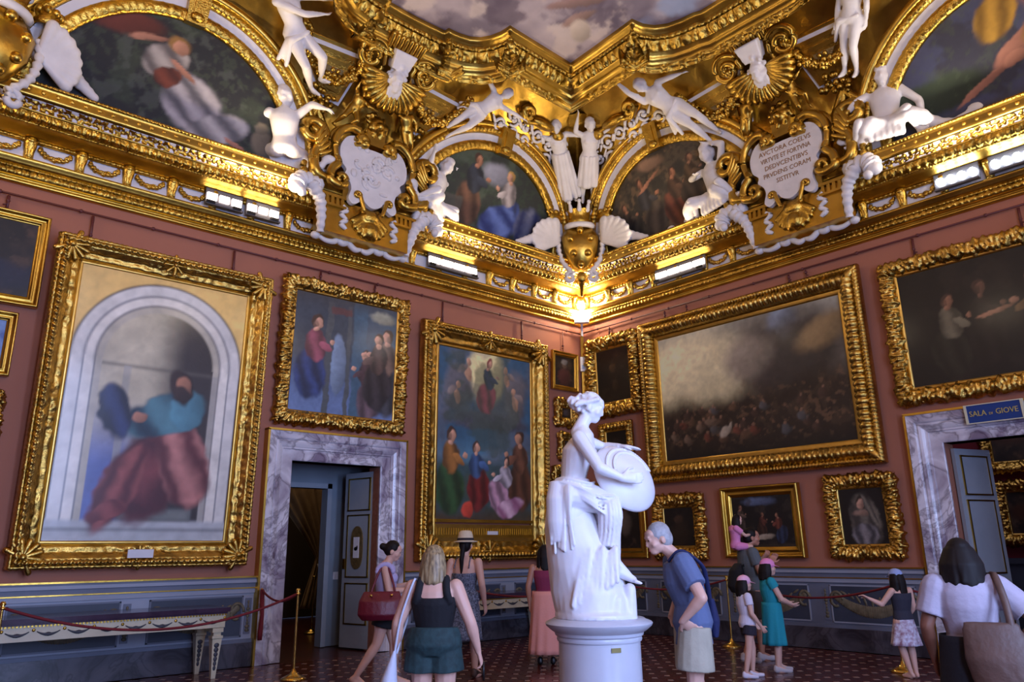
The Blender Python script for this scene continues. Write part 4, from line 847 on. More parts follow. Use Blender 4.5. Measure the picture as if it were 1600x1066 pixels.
def lu_sky(p):
    p.mix(np.ones_like(p.X), (62, 66, 92)); p.cloud(4, .45, .6, (48, 48, 60), .9, 8); p.blob(.2, .3, .2, .14, (46, 58, 42), soft=.6, wob=.9); p.cloud(20, .55, .64, (70, 80, 60), .3, 12); p.vgrad(.16, .0, (62, 56, 60)); p.folds(.47, .74, .07, .2, (120, 88, 30), (190, 146, 56), -.4, 6, 4); p.blob(.54, .5, .14, .06, (142, 96, 80), .6, soft=.3, wob=.2); p.blob(.4, .28, .14, .03, (148, 100, 82), .5, soft=.3, wob=.2); p.blob(.5, .36, .05, .05, (150, 102, 84), .2, soft=.3); p.folds(.66, .5, .12, .2, (92, 68, 28), (156, 120, 48), .3, 6, 6); p.blob(.7, .8, .14, .16, (136, 92, 78), soft=.4, wob=.4)
LUN = [('L', 8.6, lu_left, 'half-round ceiling fresco with a reclining white-robed figure, left of the relief cartouche'), ('L', 2.9, lu_blue, 'half-round ceiling fresco with blue-draped figures left of the corner'),
       ('R', 2.88, lu_brown, 'half-round ceiling fresco in dark browns right of the corner'), ('R', 8.5, lu_sky, 'half-round ceiling fresco with yellow drapery at the right picture edge')]
for wall, s0, fn, lab in LUN:
    loc, rot = place(wall, s0, 7.12, .28)
    t = tag(empty('lunette_fresco', loc, (TILT, 0, rot[2])), lab, 'fresco', 'lunette frescoes under the vault')
    cz, r = -.12, 1.76; aa = math.asin(.12/r)
    na, nr = 150, 70; a, q = np.meshgrid(np.linspace(0, 1, na), np.linspace(0, 1, nr), indexing='ij')
    x = (a*2-1)*r*math.cos(aa); top = cz+np.sqrt(np.maximum(r*r-x*x, 0)); z = q*np.maximum(top, .01)
    pt = Paint((x+r)/(2*r), z/(r*.95), (60, 60, 60), 2.0); fn(pt); pt.mottle(.12, 30)
    paint_mesh('fresco', np.stack([x, x*0, z], -1), pt.I, FRESCO, t)
    A0, A1 = aa*1.0, math.pi-aa
    ring(r, [(r-.03, -.01), (r-.03, .05), (r+.02, .08), (r+.12, .08), (r+.15, .05)], 9, 190, lambda u, v: p_scroll(u, v, .12, .03, 4), A0, A1, cz).build('inner_moulding', GOLD, t)
    ring(r, [(r+.15, .05), (r+.2, .06), (r+.27, .06)], 5, 60, None, A0, A1, cz).build('white_band', WHITEP, t)
    ring(r, [(r+.27, .05), (r+.29, .1), (r+.37, .12), (r+.4, .09)], 7, 230, lambda u, v: p_bead(u, v, .07, .025), A0, A1, cz).build('bead_moulding', GOLD, t)
    ring(r, [(r+.39, .09), (r+.41, .14), (r+.46, .15), (r+.5, .13), (r+.52, .08), (r+.53, -.2)], 12, 90, None, A0, A1, cz).build('outer_moulding', GOLDS, t)
    b = MB(); b.box((0, -.1, cz+r+.2), (.26, .16, .5), taper=1.15); b.box((0, -.19, cz+r+.2), (.13, .06, .36)); b.ell((0, -.2, cz+r+.04), (.1, .06, .07)); b.build('keystone', GOLD, t, smooth=False)

# ------------------------------------------------------------------ cornice floodlights
LEDM = mat('lit_led', (1, .93, .85), emit=10, ecol=(1, .78, .64)); LEDC = mat('lit_led_cool', (1, 1, 1), emit=30, ecol=(.92, .95, 1))
HOUS = mat('lamp_housing', rgb(120, 122, 130), .35, .7)
def led(wall, s0, s1, lab, cool=False, power=24, n=4):
    loc, rot = place(wall, (s0+s1)/2, 6.3, .24); w = s1-s0
    t = tag(empty('floodlight', loc, rot), lab, 'lamp', 'floodlights standing on the cornice')
    b = MB(); b.box((0, .03, .12), (w, .02, .26)); b.box((0, -.005, .0), (w, .06, .025)); b.build('housing', HOUS, t, smooth=False)
    if cool:
        for x in np.linspace(-w/2+.08, w/2-.08, n):
            b = MB(); b.lathe([(.001, -.03), (.05, -.028), (.055, 0), (.05, .02)], 14, (x, .01, .12), 'Y'); b.build('led_lens', LEDC, t)
    else:
        for x in np.linspace(-w/2+w/n/2, w/2-w/n/2, n):
            b = MB(); b.box((x, .01, .13), (w/n-.04, .02, .1)); b.build('led_panel', LEDM, t, smooth=False)
        for x in (-w/2+.06, w/2-.1): b = MB(); b.box((x, -.04, .02), (.12, .03, .04)); b.build('foot', BLACK, t, smooth=False)
    p = Vector(wpt(wall, (s0+s1)/2, .75, 6.55))
    l = lamp('floodlight_glow', 'AREA', p, power, (1, .78, .5) if not cool else (1, .86, .7), w, .15, Vector(wpt(wall, (s0+s1)/2, 2.2, 8.6)))
    return t
led('L', 7.46, 8.0, 'left lit floodlight of the pair over the large niche painting', n=3)
led('L', 6.88, 7.4, 'right lit floodlight of the pair over the large niche painting', n=3)
led('L', 3.0, 4.1, 'lit floodlight on the cornice above the tall glowing-cloud painting', n=4)
led('R', 2.17, 3.3, 'lit floodlight on the cornice above the battle landscape', n=4)
led('R', 7.19, 7.77, 'white floodlight with four bright dots over the dark figure scene', True)
led('R', 7.89, 8.45, 'white floodlight with bright dots at the right picture edge', True)
t = tag(empty('corner_lamp', (-.2, -.2, 6.0), (0, 0, -math.pi/4)), 'blazing white lamp in the corner above the cornice base', 'lamp')
b = MB(); b.box((0, -.1, .0), (.3, .12, .1)); b.box((0, -.02, -.16), (.04, .04, .3)); b.build('housing', mat('lamp_grey', rgb(170, 172, 190), .4), t, smooth=False)
b = MB(); b.box((0, -.1, .13), (.34, .06, .16)); b.build('lamp_glass', mat('lamp_white', (1, 1, 1), emit=45, ecol=(1, .93, .82)), t, smooth=False)
lamp('corner_lamp_glow', 'POINT', (-.5, -.5, 6.38), 60, (1, .82, .58), radius=.1)
t = tag(empty('wall_sensor', (-.12, -.12, 5.0), (0, 0, -math.pi/4)), 'small white sensor box on a gilt strip in the corner', 'sensor')
b = MB(); b.box((0, -.03, .12), (.11, .06, .3)); b.build('case', WHITEP, t, smooth=False); b = MB(); b.box((0, -.062, .06), (.05, .006, .08)); b.build('lens', mat('sensor_lens', rgb(150, 170, 210), .2), t, smooth=False)
b = MB(); b.box((0, .03, .1), (.06, .04, 1.5)); b.build('strip', GOLDS, t, smooth=False)

# ------------------------------------------------------------------ cartouches
def crom(P, n=8, close=True):
    P = [np.array(p, float) for p in P]; N = len(P); out = []
    for i in range(N if close else N-1):
        g = (lambda k: P[k % N]) if close else (lambda k: P[min(max(k, 0), N-1)])
        p0, p1, p2, p3 = g(i-1), g(i), g(i+1), g(i+2)
        for t in np.linspace(0, 1, n, endpoint=False): out.append(.5*((2*p1)+(-p0+p2)*t+(2*p0-5*p1+4*p2-p3)*t*t+(-p0+3*p1-3*p2+p3)*t**3))
    if not close: out.append(P[-1])
    return np.array(out)
def spiral(c, r0, turns, a0, sgn=1, n=40, r1=.15, y0=0., y1=0.):
    k = np.linspace(0, 1, n); r = r0*(1-(1-r1)*k); a = a0+sgn*turns*2*math.pi*k
    return np.stack([c[0]+r*np.cos(a), y0+(y1-y0)*k, c[1]+r*np.sin(a)], -1)
def scrolltube(b, P2, r, y=0., n=9, flat=1.):
    P = np.array([(p[0], y, p[1]) if len(p) == 2 else p for p in P2]); rr = r if not np.isscalar(r) else np.interp(np.linspace(0, 1, len(P)), [0, .15, .6, 1], [r*.7, r, r, r*.55]); b.tube(P, rr, n)
def mir(P, s): P = np.array(P, float).copy(); P[:, 0] *= s; return P
def cartouche(wall, s0, label, inscription):
    loc, rot = place(wall, s0, 7.38, .74)
    t = tag(empty('cartouche', loc, rot), label, 'cartouche')
    half = [(0, .38), (.16, .38), (.22, .44), (.36, .52), (.52, .45), (.62, .25), (.6, .02), (.5, -.1), (.52, -.2), (.43, -.3), (.4, -.42), (.44, -.58), (.36, -.66), (.25, -.6), (.2, -.5), (.14, -.58), (0, -.64)]
    out = crom(half+[(-x, z) for x, z in half[-2:0:-1]], 4)
    b = MB(); b.prism([(p[0], p[1]) for p in out][::-1], -.03, .05); b.build('plaque', STUCCO, t, smooth=False)
    b = MB()
    b.box((0, .3, -.1), (1.0, .5, .9)); b.build('backing', GOLDS, t, smooth=False)
    for sg in (-1, 1):
        up = np.vstack([spiral((.24, .44), .1, 1.1, -1.0, 1, 24, .25)[::-1][:, [0, 2]], crom([(.3, .6), (.46, .62), (.64, .5), (.73, .28), (.7, .04)], 8, False)])
        b = MB(); scrolltube(b, mir(up, sg), .075, -.06); scrolltube(b, mir(up*np.array([1.06, 1.04])+np.array([.02, 0]), sg), .05, .03); b.build('upper_scroll', GOLDS, t)
        lo = np.vstack([crom([(.7, .06), (.66, -.06), (.76, -.2), (.78, -.38), (.62, -.44)], 8, False), spiral((.6, -.32), .12, 1.0, -1.4, -1, 18, .3)[:, [0, 2]]])
        b = MB(); scrolltube(b, mir(lo, sg), .07, -.05); b.build('side_scroll', GOLDS, t)
        bo = np.vstack([crom([(.16, -.74), (.2, -.62), (.24, -.5)], 6, False), spiral((.29, -.5), .055, 1.0, 2.8, -1, 14, .3)[:, [0, 2]]])
        b = MB(); scrolltube(b, mir(bo, sg), .035, -.05); b.build('lower_scroll', GOLDS, t)
        # large outer volute with leaf
        vo = np.vstack([crom([(.78, -.35), (.98, -.3), (1.04, -.08), (.96, .14), (.86, .3)], 8, False), spiral((1.08, .36), .22, 1.35, math.pi+.3, -1, 30, .2)[:, [0, 2]]])
        b = MB(); scrolltube(b, mir(vo, sg), .085, .02)
        for k in range(5): b.cone((sg*(.95+.02*k), -.02, .0+.06*k), (sg*(.8+.03*k), -.05, .1+.1*k), .05, .03, 7)
        b.build('volute', GOLDS, t)
        b = MB(); c2 = np.vstack([spiral((1.0, -.28), .2, .8, .6, -1, 24, .35)[:, [0, 2]]]); scrolltube(b, mir(c2, sg), .06, .05); b.ell((sg*1.0, .03, -.28), (.12, .06, .13)); b.build('leaf_scroll', GOLD, t)
    # lion-head plinth between the putti
    b = MB(); b.box((0, .02, .5), (.42, .2, .12)); b.box((0, .05, .64), (.32, .2, .2), taper=1.1); b.build('plinth', GOLDS, t, smooth=False)
    b = MB(); b.ell((0, -.04, .82), (.15, .14, .17)); b.ell((0, -.16, .76), (.07, .07, .06)); curls(b, (0, .0, .84), (.2, .12, .22), 40, .05, 3, lambda v: v[1] < .3)
    link('lion_head', remesh(b, .02, 'lion_head', 2), GOLD, t)
    if inscription:
        INK = mat('gilt_lettering', rgb(150, 112, 70), .5)
        for k, (tx, sz, x) in enumerate((('AVCTORA COELVS', .115, .0), ('VIRTVTE ET FORTVNA', .115, .0), ('DEDVCENTIBVS', .115, .0), ('PRVDENS CORAM', .11, .0), ('SISTITVR', .11, .0))):
            text(tx, sz, INK, t, (x, -.034, .27-.135*k), name='lettering', ext=.003, squeeze=.92 if len(tx) < 16 else .75)
    else:
        b = MB(); rr = random.Random(5)
        for k in range(9):
            x, z = rr.uniform(-.4, .4), rr.uniform(-.3, .3); scrolltube(b, spiral((x, z), rr.uniform(.08, .17), rr.uniform(.6, 1.2), rr.uniform(0, 6), rr.choice((-1, 1)), 18, .3)[:, [0, 2]], .032, -.03, 6)
        for k in range(14): b.ell((rr.uniform(-.45, .45), -.03, rr.uniform(-.4, .4)), (rr.uniform(.03, .08), .035, rr.uniform(.03, .08)), 8, 6)
        b.build('relief', STUCCO, t)
    return t
SC = {'L': 5.58, 'R': 5.3}
cartouche('L', SC['L'], 'gilded cartouche with plain white relief plaque over the left cornice', False)
cartouche('R', SC['R'], 'gilded cartouche with white inscribed plaque over the right cornice', True)
SIDE = {'L': 'left', 'R': 'right'}
for wall in 'LR':
    s0 = SC[wall]; sd = SIDE[wall]
    # shell with mask below the ceiling frame
    loc, rot = cove_place(wall, s0-.02, 8.8, .3)
    t = tag(empty('shell_ornament', loc, rot), 'gilded fan shell with white mask at the top of the %s vault' % sd, 'ornament')
    b = MB()
    for a in np.linspace(math.radians(185), math.radians(355), 15):
        c, q = math.cos(a), math.sin(a); R = .62+.04*abs(q)
        P = [(c*R*k*.95, -.08-.16*math.sin(k*2.4)+.02, .22+q*R*k*.85) for k in np.linspace(.05, 1, 8)]
        b.tube(P, [.02, .03, .04, .05, .055, .062, .068, .045], 8)
    b.build('shell', GOLD, t)
    b = MB(); head_mb(b, A3(0, -.2, .16), (0, -1, 0), (0, 0, 1), 2.6); curls(b, (0, -.2, .24), (.15, .16, .17), 40, .04, 8, lambda v: v[1] > -.3 or v[2] > .5)
    for k in range(14): b.cone((random.Random(k).uniform(-.12, .12), -.26, .05), (random.Random(k+50).uniform(-.1, .1), -.2, -.22-.02*(k % 3)), .035, .02, 6)
    b.box((0, -.12, .5), (.3, .2, .3), taper=1.35)
    link('mask', remesh(b, .016, 'mask', 2), STUCCO, t)
    for sg in (-1, 1):
        b = MB(); scrolltube(b, mir(np.vstack([spiral((.5, .42), .26, 1.6, 2.6, -1, 46, .12)[:, [0, 2]][::-1], crom([(.3, .5), (.26, .3), (.4, .1)], 6, False)]), sg), .05, -.12); b.build('volute', GOLDS, t)
    b = MB()
    for x in np.linspace(-.28, .28, 8): b.cone((x, -.1, .62), (x*1.05, -.16, .84), .042, .042, 7)
    b.box((0, -.02, .74), (.74, .1, .32)); b.build('fluted_keystone', GOLDS, t)
    # coffers beside the shell
    for sg in (-1, 1):
        loc, rot = cove_place(wall, s0, 8.82, .1)
        t = tag(empty('vault_coffer', loc, rot), 'nested gold and white triangular coffer %s of the shell on the %s vault' % ('left' if sg < 0 else 'right', sd), 'coffer')
        tri = np.array([(.42, .42), (1.62, .36), (1.0, -.42), (.6, -.46)]); c = tri.mean(0)
        for k, (f, y, m, nm) in enumerate(((1.12, .0, GOLDS, 'outer_band'), (1.0, -.02, WHITEP, 'white_band'), (.86, -.04, GOLDS, 'gold_band'), (.72, -.02, GOLD, 'leaf_band'), (.56, -.05, GOLDS, 'inner_band'), (.42, -.03, GOLD, 'inner_leaf'), (.28, -.045, mat('aged_gilt', (0.3, .2, .08), .45, .6), 'rosette_bed'))):
            P = mir(c+(tri-c)*f, sg); P = P if sg < 0 else P[::-1]
            b = MB(); b.prism([tuple(p) for p in P], y-.022*k, .3); b.build(nm, m, t, smooth=False)
        b = MB(); b.ell((sg*c[0], -.2, c[1]), .05); [b.ell((sg*c[0]+.09*math.cos(a), -.19, c[1]+.09*math.sin(a)), .04, 7, 5) for a in np.linspace(0, 5.2, 6)]; b.build('rosette', GOLD, t)
    # festoons
    for sg, lab in ((-1, 'left'), (1, 'right')):
        loc, rot = cove_place(wall, s0, 8.7, .34)
        t = empty('festoon', loc, rot); tag(t, 'gilded leaf festoon hanging %s of the shell on the %s vault' % (lab, sd), 'festoon')
        b = MB(); rr = random.Random(9); P = crom([(.5, .5, -.05), (.62, .1, -.02), (.95, -.1, .0), (1.35, .1, .02), (1.55, .5, .0)], 7, False)
        for q in P:
            for k in range(4): b.ell((sg*q[0]+rr.uniform(-.05, .05), q[2]-.02+rr.uniform(-.05, .05), q[1]+rr.uniform(-.05, .05)), rr.uniform(.04, .06), 6, 5)
        b.build('leaf_rope', GOLD, t)
        # fruit cluster between putto and coffer
        loc, rot = cove_place(wall, s0+(.95 if (sg < 0) == (wall == 'L') else -.95), 8.42, .16)
        t = tag(empty('fruit_cluster', loc, rot), 'gilded fruit cluster %s of the putti on the %s vault' % (lab, sd), 'ornament')
        b = MB()
        for k in range(40): b.ell((rr.gauss(0, .13), rr.uniform(-.1, .1), rr.gauss(0, .13)), rr.uniform(.04, .06), 6, 5)
        for k in range(5): b.cone((0, 0, -.15), (rr.uniform(-.3, .3), -.05, -.45), .07, .04, 7)
        b.build('fruit', GOLD, t)
    # below the cartouche: white tails, scroll, ribbons and gilded hide
    for sg, lab in ((-1, 'left'), (1, 'right')):
        loc, rot = place(wall, s0, 6.5, .62)
        t = tag(empty('stucco_tail', loc, rot), 'white ridged dolphin tail curling over the %s cornice, %s of the gilded hide' % (sd, lab), 'ornament')
        P = crom([(.95, -.02, .42), (1.2, -.08, .4), (1.28, -.1, .28), (1.02, -.1, .33), (.9, -.06, .2), (.84, -.02, -.05), (.8, .04, -.28)][2::-1]+[(1.02, -.1, .34), (.88, -.06, .18), (.82, -.02, -.05), (.78, .06, -.3)], 10, False)
        k = np.arange(len(P)); rad = np.interp(k, [0, len(P)*.35, len(P)], [.13, .12, .055])*(1+.14*np.sin(k*1.5))
        b = MB(); b.tube(mir(P, sg), rad, 10); b.ell((sg*1.3, -.1, .24), (.12, .1, .1)); b.ell((sg*1.22, -.16, .15), .07); b.ell((sg*1.33, -.12, .36), .07); b.build('tail', STUCCO, t)
        t2 = tag(empty('stucco_ribbon', loc, rot), 'white curled ribbon %s of the gilded hide under the %s cartouche' % (lab, sd), 'ornament')
        z = np.linspace(.18, -.2, 40); P = np.stack([sg*(.46+.05*np.sin(z*38)), -.06+0*z, z], -1); b = MB(); b.tube(P, .035*(1+.2*np.sin(z*70)), 7); b.build('ribbon', STUCCO, t2)
    loc, rot = place(wall, s0, 6.12, .34)
    t = tag(empty('stucco_scroll', loc, rot), 'white double scroll resting on the %s cornice ledge' % sd, 'ornament')
    for sg in (-1, 1):
        b = MB(); P = np.vstack([spiral((.34, .12), .1, 1.1, 2.2, 1, 20, .3)[:, [0, 2]][::-1], crom([(.42, .18), (.46, .05), (.62, .02), (.78, .08)], 6, False)]); scrolltube(b, mir(P, sg), .055, -.1); scrolltube(b, mir(crom([(.3, .14), (.12, .0), (0, .02)], 6, False), sg), .05, -.1); b.ell((sg*.8, -.1, .06), (.08, .07, .06)); b.build('scroll', STUCCO, t)
    loc, rot = place(wall, s0, 6.5, .6)
    t = tag(empty('gilded_hide', loc, rot), 'gilded lion hide hanging below the %s cartouche' % sd, 'ornament'); b = MB(); rr = random.Random(2)
    for a in np.linspace(math.radians(200), math.radians(340), 9):
        b.cone((.08*math.cos(a), -.06, .14), (.32*math.cos(a), -.08, .1+.34*math.sin(a)), .07, .05, 8)
    b.ell((0, -.1, .1), (.16, .1, .13)); b.ell((0, -.12, -.12), (.12, .08, .14)); b.ell((-.12, -.1, .2), .06); b.ell((.12, -.1, .2), .06)
    link('hide', remesh(b, .02, 'hide', 1), GOLD, t)
    b = MB(); b.box((0, .15, -.02), (1.5, .42, .56)); b.build('ressaut', GOLDS, t, smooth=False)
    for sg in (-1, 1):
        b = MB()
        for x in np.linspace(.5, .85, 5): b.box((sg*x, -.08, .22), (.05, .05, .12))
        b.box((sg*.68, -.06, .3), (.5, .1, .05)); b.box((sg*.68, -.06, .14), (.5, .1, .04)); b.build('fluted_block', GOLDS, t, smooth=False)
    # white rinceau relief in the corner spandrels
    loc, rot = cove_place(wall, 2.2, 9.02, .04)
    t = tag(empty('spandrel_relief', loc, rot), 'white scrolling stucco relief on gold in the %s spandrel beside the corner pair' % sd, 'relief')
    rr = random.Random(11); q = 1 if wall == 'R' else -1
    for x, z, r in ((-.78, -.62, .12), (-.62, -.38, .15), (-.66, -.08, .15), (-.36, -.18, .16), (-.3, .12, .16), (-.02, -.06, .15), (.04, .2, .14), (.3, .0, .15), (.36, .24, .14), (.62, .06, .15), (.68, .28, .12), (.94, .12, .13), (-.6, .2, .13)):
        b = MB(); scrolltube(b, mir(spiral((x, z), r, 1.3, rr.uniform(0, 6), rr.choice((-1, 1)), 26, .15)[:, [0, 2]], q), .03, -.03, 6)
        b.ell((q*x, -.04, z), .04, 7, 5); b.cone((q*(x+r), -.03, z), (q*(x+r+.1), -.03, z+.1), .032, .015, 6); b.cone((q*(x-r), -.03, z), (q*(x-r-.08), -.03, z-.08), .03, .015, 6)
        b.build('rinceau', STUCCO, t)
    b = MB(); scrolltube(b, mir(np.vstack([spiral((.55, .5), .15, 1.2, 0, 1, 24, .2)[:, [0, 2]][::-1], crom([(.5, .36), (.2, .42), (-.3, .4)], 6, False)]), q), .06, -.12); b.ell((q*.1, -.1, .44), (.3, .1, .1)); b.ell((q*-.35, -.1, .36), (.14, .1, .1)); b.build('leaf_scroll', GOLD, t)
# gilded pilaster climbing the corner groin behind the pair of women
zz = np.linspace(8.0, 9.5, 18); G = []
for z in zz:
    d = cove_d(z)+.12; wv = .2+.1*(z-8.0); G.append([(-d-wv*.7, -d+wv*.7, z), (-d-.06, -d+.0, z), (-d-.1, -d-.1, z), (-d, -d-.06, z), (-d+wv*.7, -d-wv*.7, z)])
MB().grid(np.array(G)).build('groin_pilaster', GOLD, ceiling)

# ------------------------------------------------------------------ coats of arms in the corners
def crest(loc, rz, label, nm='coat_of_arms', shear=0.):
    def sh(b):
        for v in b.V: v[:, 1] -= shear*np.maximum(np.abs(v[:, 0])-.34, 0)
        return b
    t = tag(empty(nm, loc, (.1, 0, rz)), label, 'coat of arms')
    b = MB(); b.loft([((0, 0, -.5), (.04, 0, 0), (0, .04, 0)), ((0, -.03, -.4), (.18, 0, 0), (0, .12, 0)), ((0, -.05, -.1), (.34, 0, 0), (0, .2, 0)), ((0, -.05, .2), (.38, 0, 0), (0, .2, 0)), ((0, 0, .4), (.3, 0, 0), (0, .12, 0)), ((0, 0, .46), (.1, 0, 0), (0, .05, 0))], 20); b.build('shield', GOLDS, t)
    for x, z in ((-.2, .16), (.2, .16), (-.14, -.14), (.14, -.14), (0, -.36), (0, .34)):
        b = MB(); b.ell((x, -.24+.06*abs(z)/.4+.3*x*x, z), .075, 12, 9); b.build('ball', GOLDS, t)
    b = MB(); b.lathe([(.2, .5), (.24, .56), (.2, .6), (.22, .7), (.26, .78)], 16); b.build('crown', GOLD, t)
    for a in np.linspace(0, 2*math.pi, 9)[:-1]:
        b = MB(); b.cone((.23*math.cos(a), .23*math.sin(a), .76), (.27*math.cos(a), .27*math.sin(a), .9), .05, .025, 7); b.ell((.28*math.cos(a), .28*math.sin(a), .92), .045, 7, 5); b.build('crown_point', STUCCO, t)
    b = MB(); b.tube([(.26*math.cos(a), .2*math.sin(a), .46) for a in np.linspace(0, 2*math.pi, 20)], .06, 7); b.build('crown_cap', STUCCO, t)
    for sg in (-1, 1):
        b = MB(); b.tube(mir(crom([(.42, -.05, .3), (.44, -.1, 0), (.36, -.14, -.3), (.16, -.16, -.55)], 8, False), sg), .05*np.array([1+.3*math.sin(k*2.2) for k in range(25)]), 8)
        scrolltube(b, mir(spiral((.22, -.62), .11, 1.2, 1.8, -1, 22, .25)[:, [0, 2]], sg), .045, -.16); b.build('stucco_scroll', STUCCO, t)
        b = MB(); b.ell((sg*.55, .02, .2), (.16, .14, .18))
        for a in np.linspace(-.5, 1.5, 8): b.cone((sg*.44, -.06, .1), (sg*(.44+.44*math.cos(a)), -.1-.08*math.sin(a), .1+.4*math.sin(a)), .04, .085, 8)
        for k in range(5): b.cone((sg*(.82+.06*k), -.02, .1-.02*k), (sg*(.9+.08*k), -.04, .16-.05*k), .1-.01*k, .06)
        sh(b); link('shell_wing', remesh(b, .022, 'shell_wing', 2), STUCCO, t)
        b = MB(); b.lathe([(.12, .56), (.16, .6), (.13, .66), (.17, .74), (.05, .78)], 14, (sg*.48, .02, -.02)); [b.ell((sg*.48+.14*math.cos(a), .02+.14*math.sin(a), .72), .055, 7, 5) for a in np.linspace(0, 5.6, 9)]; sh(b).build('side_coronet', GOLD, t)
    b = MB(); b.ell((0, -.15, -.62), (.1, .06, .12)); b.cone((0, -.1, -.7), (0, .05, -.95), .06, .02); b.build('pendant', GOLD, t)
    return t
crest((-.8, -.8, 7.28), -math.pi/4, 'gilded coat of arms with six balls and crown in the room corner', shear=.85)
crest((-10.76, -.78, 7.3), math.radians(20), 'gilded coat of arms with balls cut by the left picture edge')

# ------------------------------------------------------------------ stucco and gilded figures
def skirt(b, J, top=.6, bot=.06, r0=.085, r1=.13, n=13, seed=1):
    folds(b, (A3(0, 0, top), r0, r0*.8), (A3(0, .0, bot), r1, r1*.75), n, .03, (1, 0, 0), (0, 1, 0), seed)
    b.loft([(A3(0, 0, bot+.02), (r1*.8, 0, 0), (0, r1*.6, 0)), (A3(0, 0, (top+bot)/2), (r0*1.15, 0, 0), (0, r0*.9, 0)), (A3(0, 0, top), (r0*.95, 0, 0), (0, r0*.75, 0))], 14)
def loin(b, J):
    for k in range(6): b.cone(J['hipL']+A3(.02, -.05+.02*k, .04-.012*k), J['hipR']+A3(-.03, -.06+.02*k, .0-.014*k), .022, .03)
    b.cone(J['hipR']+A3(-.04, -.05, 0), J['hipR']+A3(-.1, .02, -.2), .03, .02); b.cone(J['hipR']+A3(-.04, -.02, 0), J['hipR']+A3(-.14, .05, -.14), .03, .02)
CARY_A = pose(head=(.01, -.02, .925), elL=(.2, -.03, .79), wrL=(.33, -.04, .74), elR=(-.2, -.02, .87), wrR=(-.2, -.03, 1.03))
CARY_B = pose(head=(-.01, -.02, .925), elL=(.2, -.02, .88), wrL=(.19, -.03, 1.04), elR=(-.17, -.03, .86), wrR=(-.15, -.03, 1.02))
FD = (-.6, -.7, -.5)
stucco((-.98, -.72, 8.32), (-1.98, -1.36, 9.33), FD, CARY_A, 'white stucco woman with raised arm, left of the corner pair', drape=skirt, headface=(-.3, -1, 0), voxel=.016, group='white stucco figures of the vault')
stucco((-.72, -.98, 8.3), (-1.52, -1.86, 9.33), FD, CARY_B, 'white stucco woman with both arms raised, right of the corner pair', drape=lambda b, J: skirt(b, J, .56, .22, .085, .1, 11, 4), headface=(.4, -1, -.1), voxel=.016, group='white stucco figures of the vault')
VIC = pose(elL=(.2, -.06, .86), wrL=(.34, -.06, .95), elR=(-.24, -.02, .8), wrR=(-.38, .0, .74), knL=(.07, -.09, .3), anL=(.06, .03, .1), knR=(-.05, -.04, .29), anR=(-.03, .06, .06), toL=(.06, -.02, .0), toR=(-.02, .0, -.03))
stucco((-4.3, -.86, 8.52), (-3.48, -1.66, 9.27), (-.2, -1, -.5), VIC, 'white stucco figure reclining over the blue-draped fresco', drape=loin, headface=(.5, -1, 0), group='white stucco figures of the vault')
VIC2 = pose(elR=(-.12, -.04, .98), wrR=(-.1, -.04, 1.16), elL=(.2, -.03, .74), wrL=(.3, -.04, .66), knL=(.08, -.08, .3), knR=(-.03, -.05, .29))
stucco((-.72, -4.1, 8.33), (-1.78, -3.32, 9.33), (-1, -.3, -.5), VIC2, 'white stucco figure stretching one arm up over the brown fresco', drape=loin, headface=(-.6, -1, 0), group='white stucco figures of the vault')
VIC3 = pose(elL=(.24, -.1, .78), wrL=(.36, -.14, .74), elR=(.02, -.16, .7), wrR=(.2, -.16, .66), hipL=(.05, -.02, .5), knL=(.1, -.16, .34), anL=(.13, -.02, .14), knR=(-.06, -.12, .3), anR=(.02, .0, .08), toL=(.16, -.1, .1), toR=(.04, -.08, .02))
stucco((-6.72, -.72, 8.3), (-7.66, -1.6, 9.34), (.35, -1, -.6), VIC3, 'white stucco figure seated between the left fresco and the shell', drape=loin, headface=(.6, -1, -.3), group='white stucco figures of the vault')
stucco((-.74, -6.46, 8.35), (-1.66, -7.06, 9.34), (-1, .1, -.5), pose(knL=(.05, -.06, .29), elL=(.16, -.05, .66)), 'white stucco figure cut by the picture top, near the yellow-drapery fresco', group='white stucco figures of the vault', drape=loin)
# half-figures seated on the cornice
def triton(**k):
    J = pose(); dz = .46
    for a in J: J[a] = J[a]-A3(0, 0, dz)
    J['knL'] = A3(.17, -.16, .1); J['anL'] = A3(.22, -.05, -.04); J['toL'] = A3(.3, -.1, -.06); J['knR'] = A3(-.17, -.16, .08); J['anR'] = A3(-.24, -.04, -.05); J['toR'] = A3(-.32, -.08, -.06)
    for a, b in k.items(): J[a] = A3(*b)
    J['_z0'] = -.06; return J
def tails(side, g=.72):
    def f(b, J):
        for q in (-1, 1):
            P = crom([(q*.06, -.06, .06), (q*.2, -.14, .06), (q*.32, -.06, -.02), (q*.45, -.02, -.05), (q*.56, -.02, .0)], 6, False); L = 1. if q == side else .55
            b.tube(P*np.array([L, 1, 1]), g*np.interp(np.linspace(0, 1, len(P)), [0, .3, 1], [.07, .085, .03])*(1+.1*np.sin(np.arange(len(P))*1.6)), 9)
            b.ell((q*.6*L, -.02, .02), (.06, .03, .04), 8, 6)
        for k in range(6): b.cone((-.1+.04*k, -.07, .1), (-.11+.045*k, -.1, -.05), .026, .03)
    return f
stucco((-6.98, -.5, 7.13), (-7.12, -.64, 8.16), (.4, .9, 0), triton(elR=(-.2, .05, .42), wrR=(-.3, .14, .36), elL=(.2, -.06, .3), wrL=(.28, -.12, .36)), 'white stucco half-figure with twisted back, seated left of the relief cartouche', drape=tails(1), fem=0, child=.9, headface=(-.4, -1, 0), group='white stucco figures of the vault')
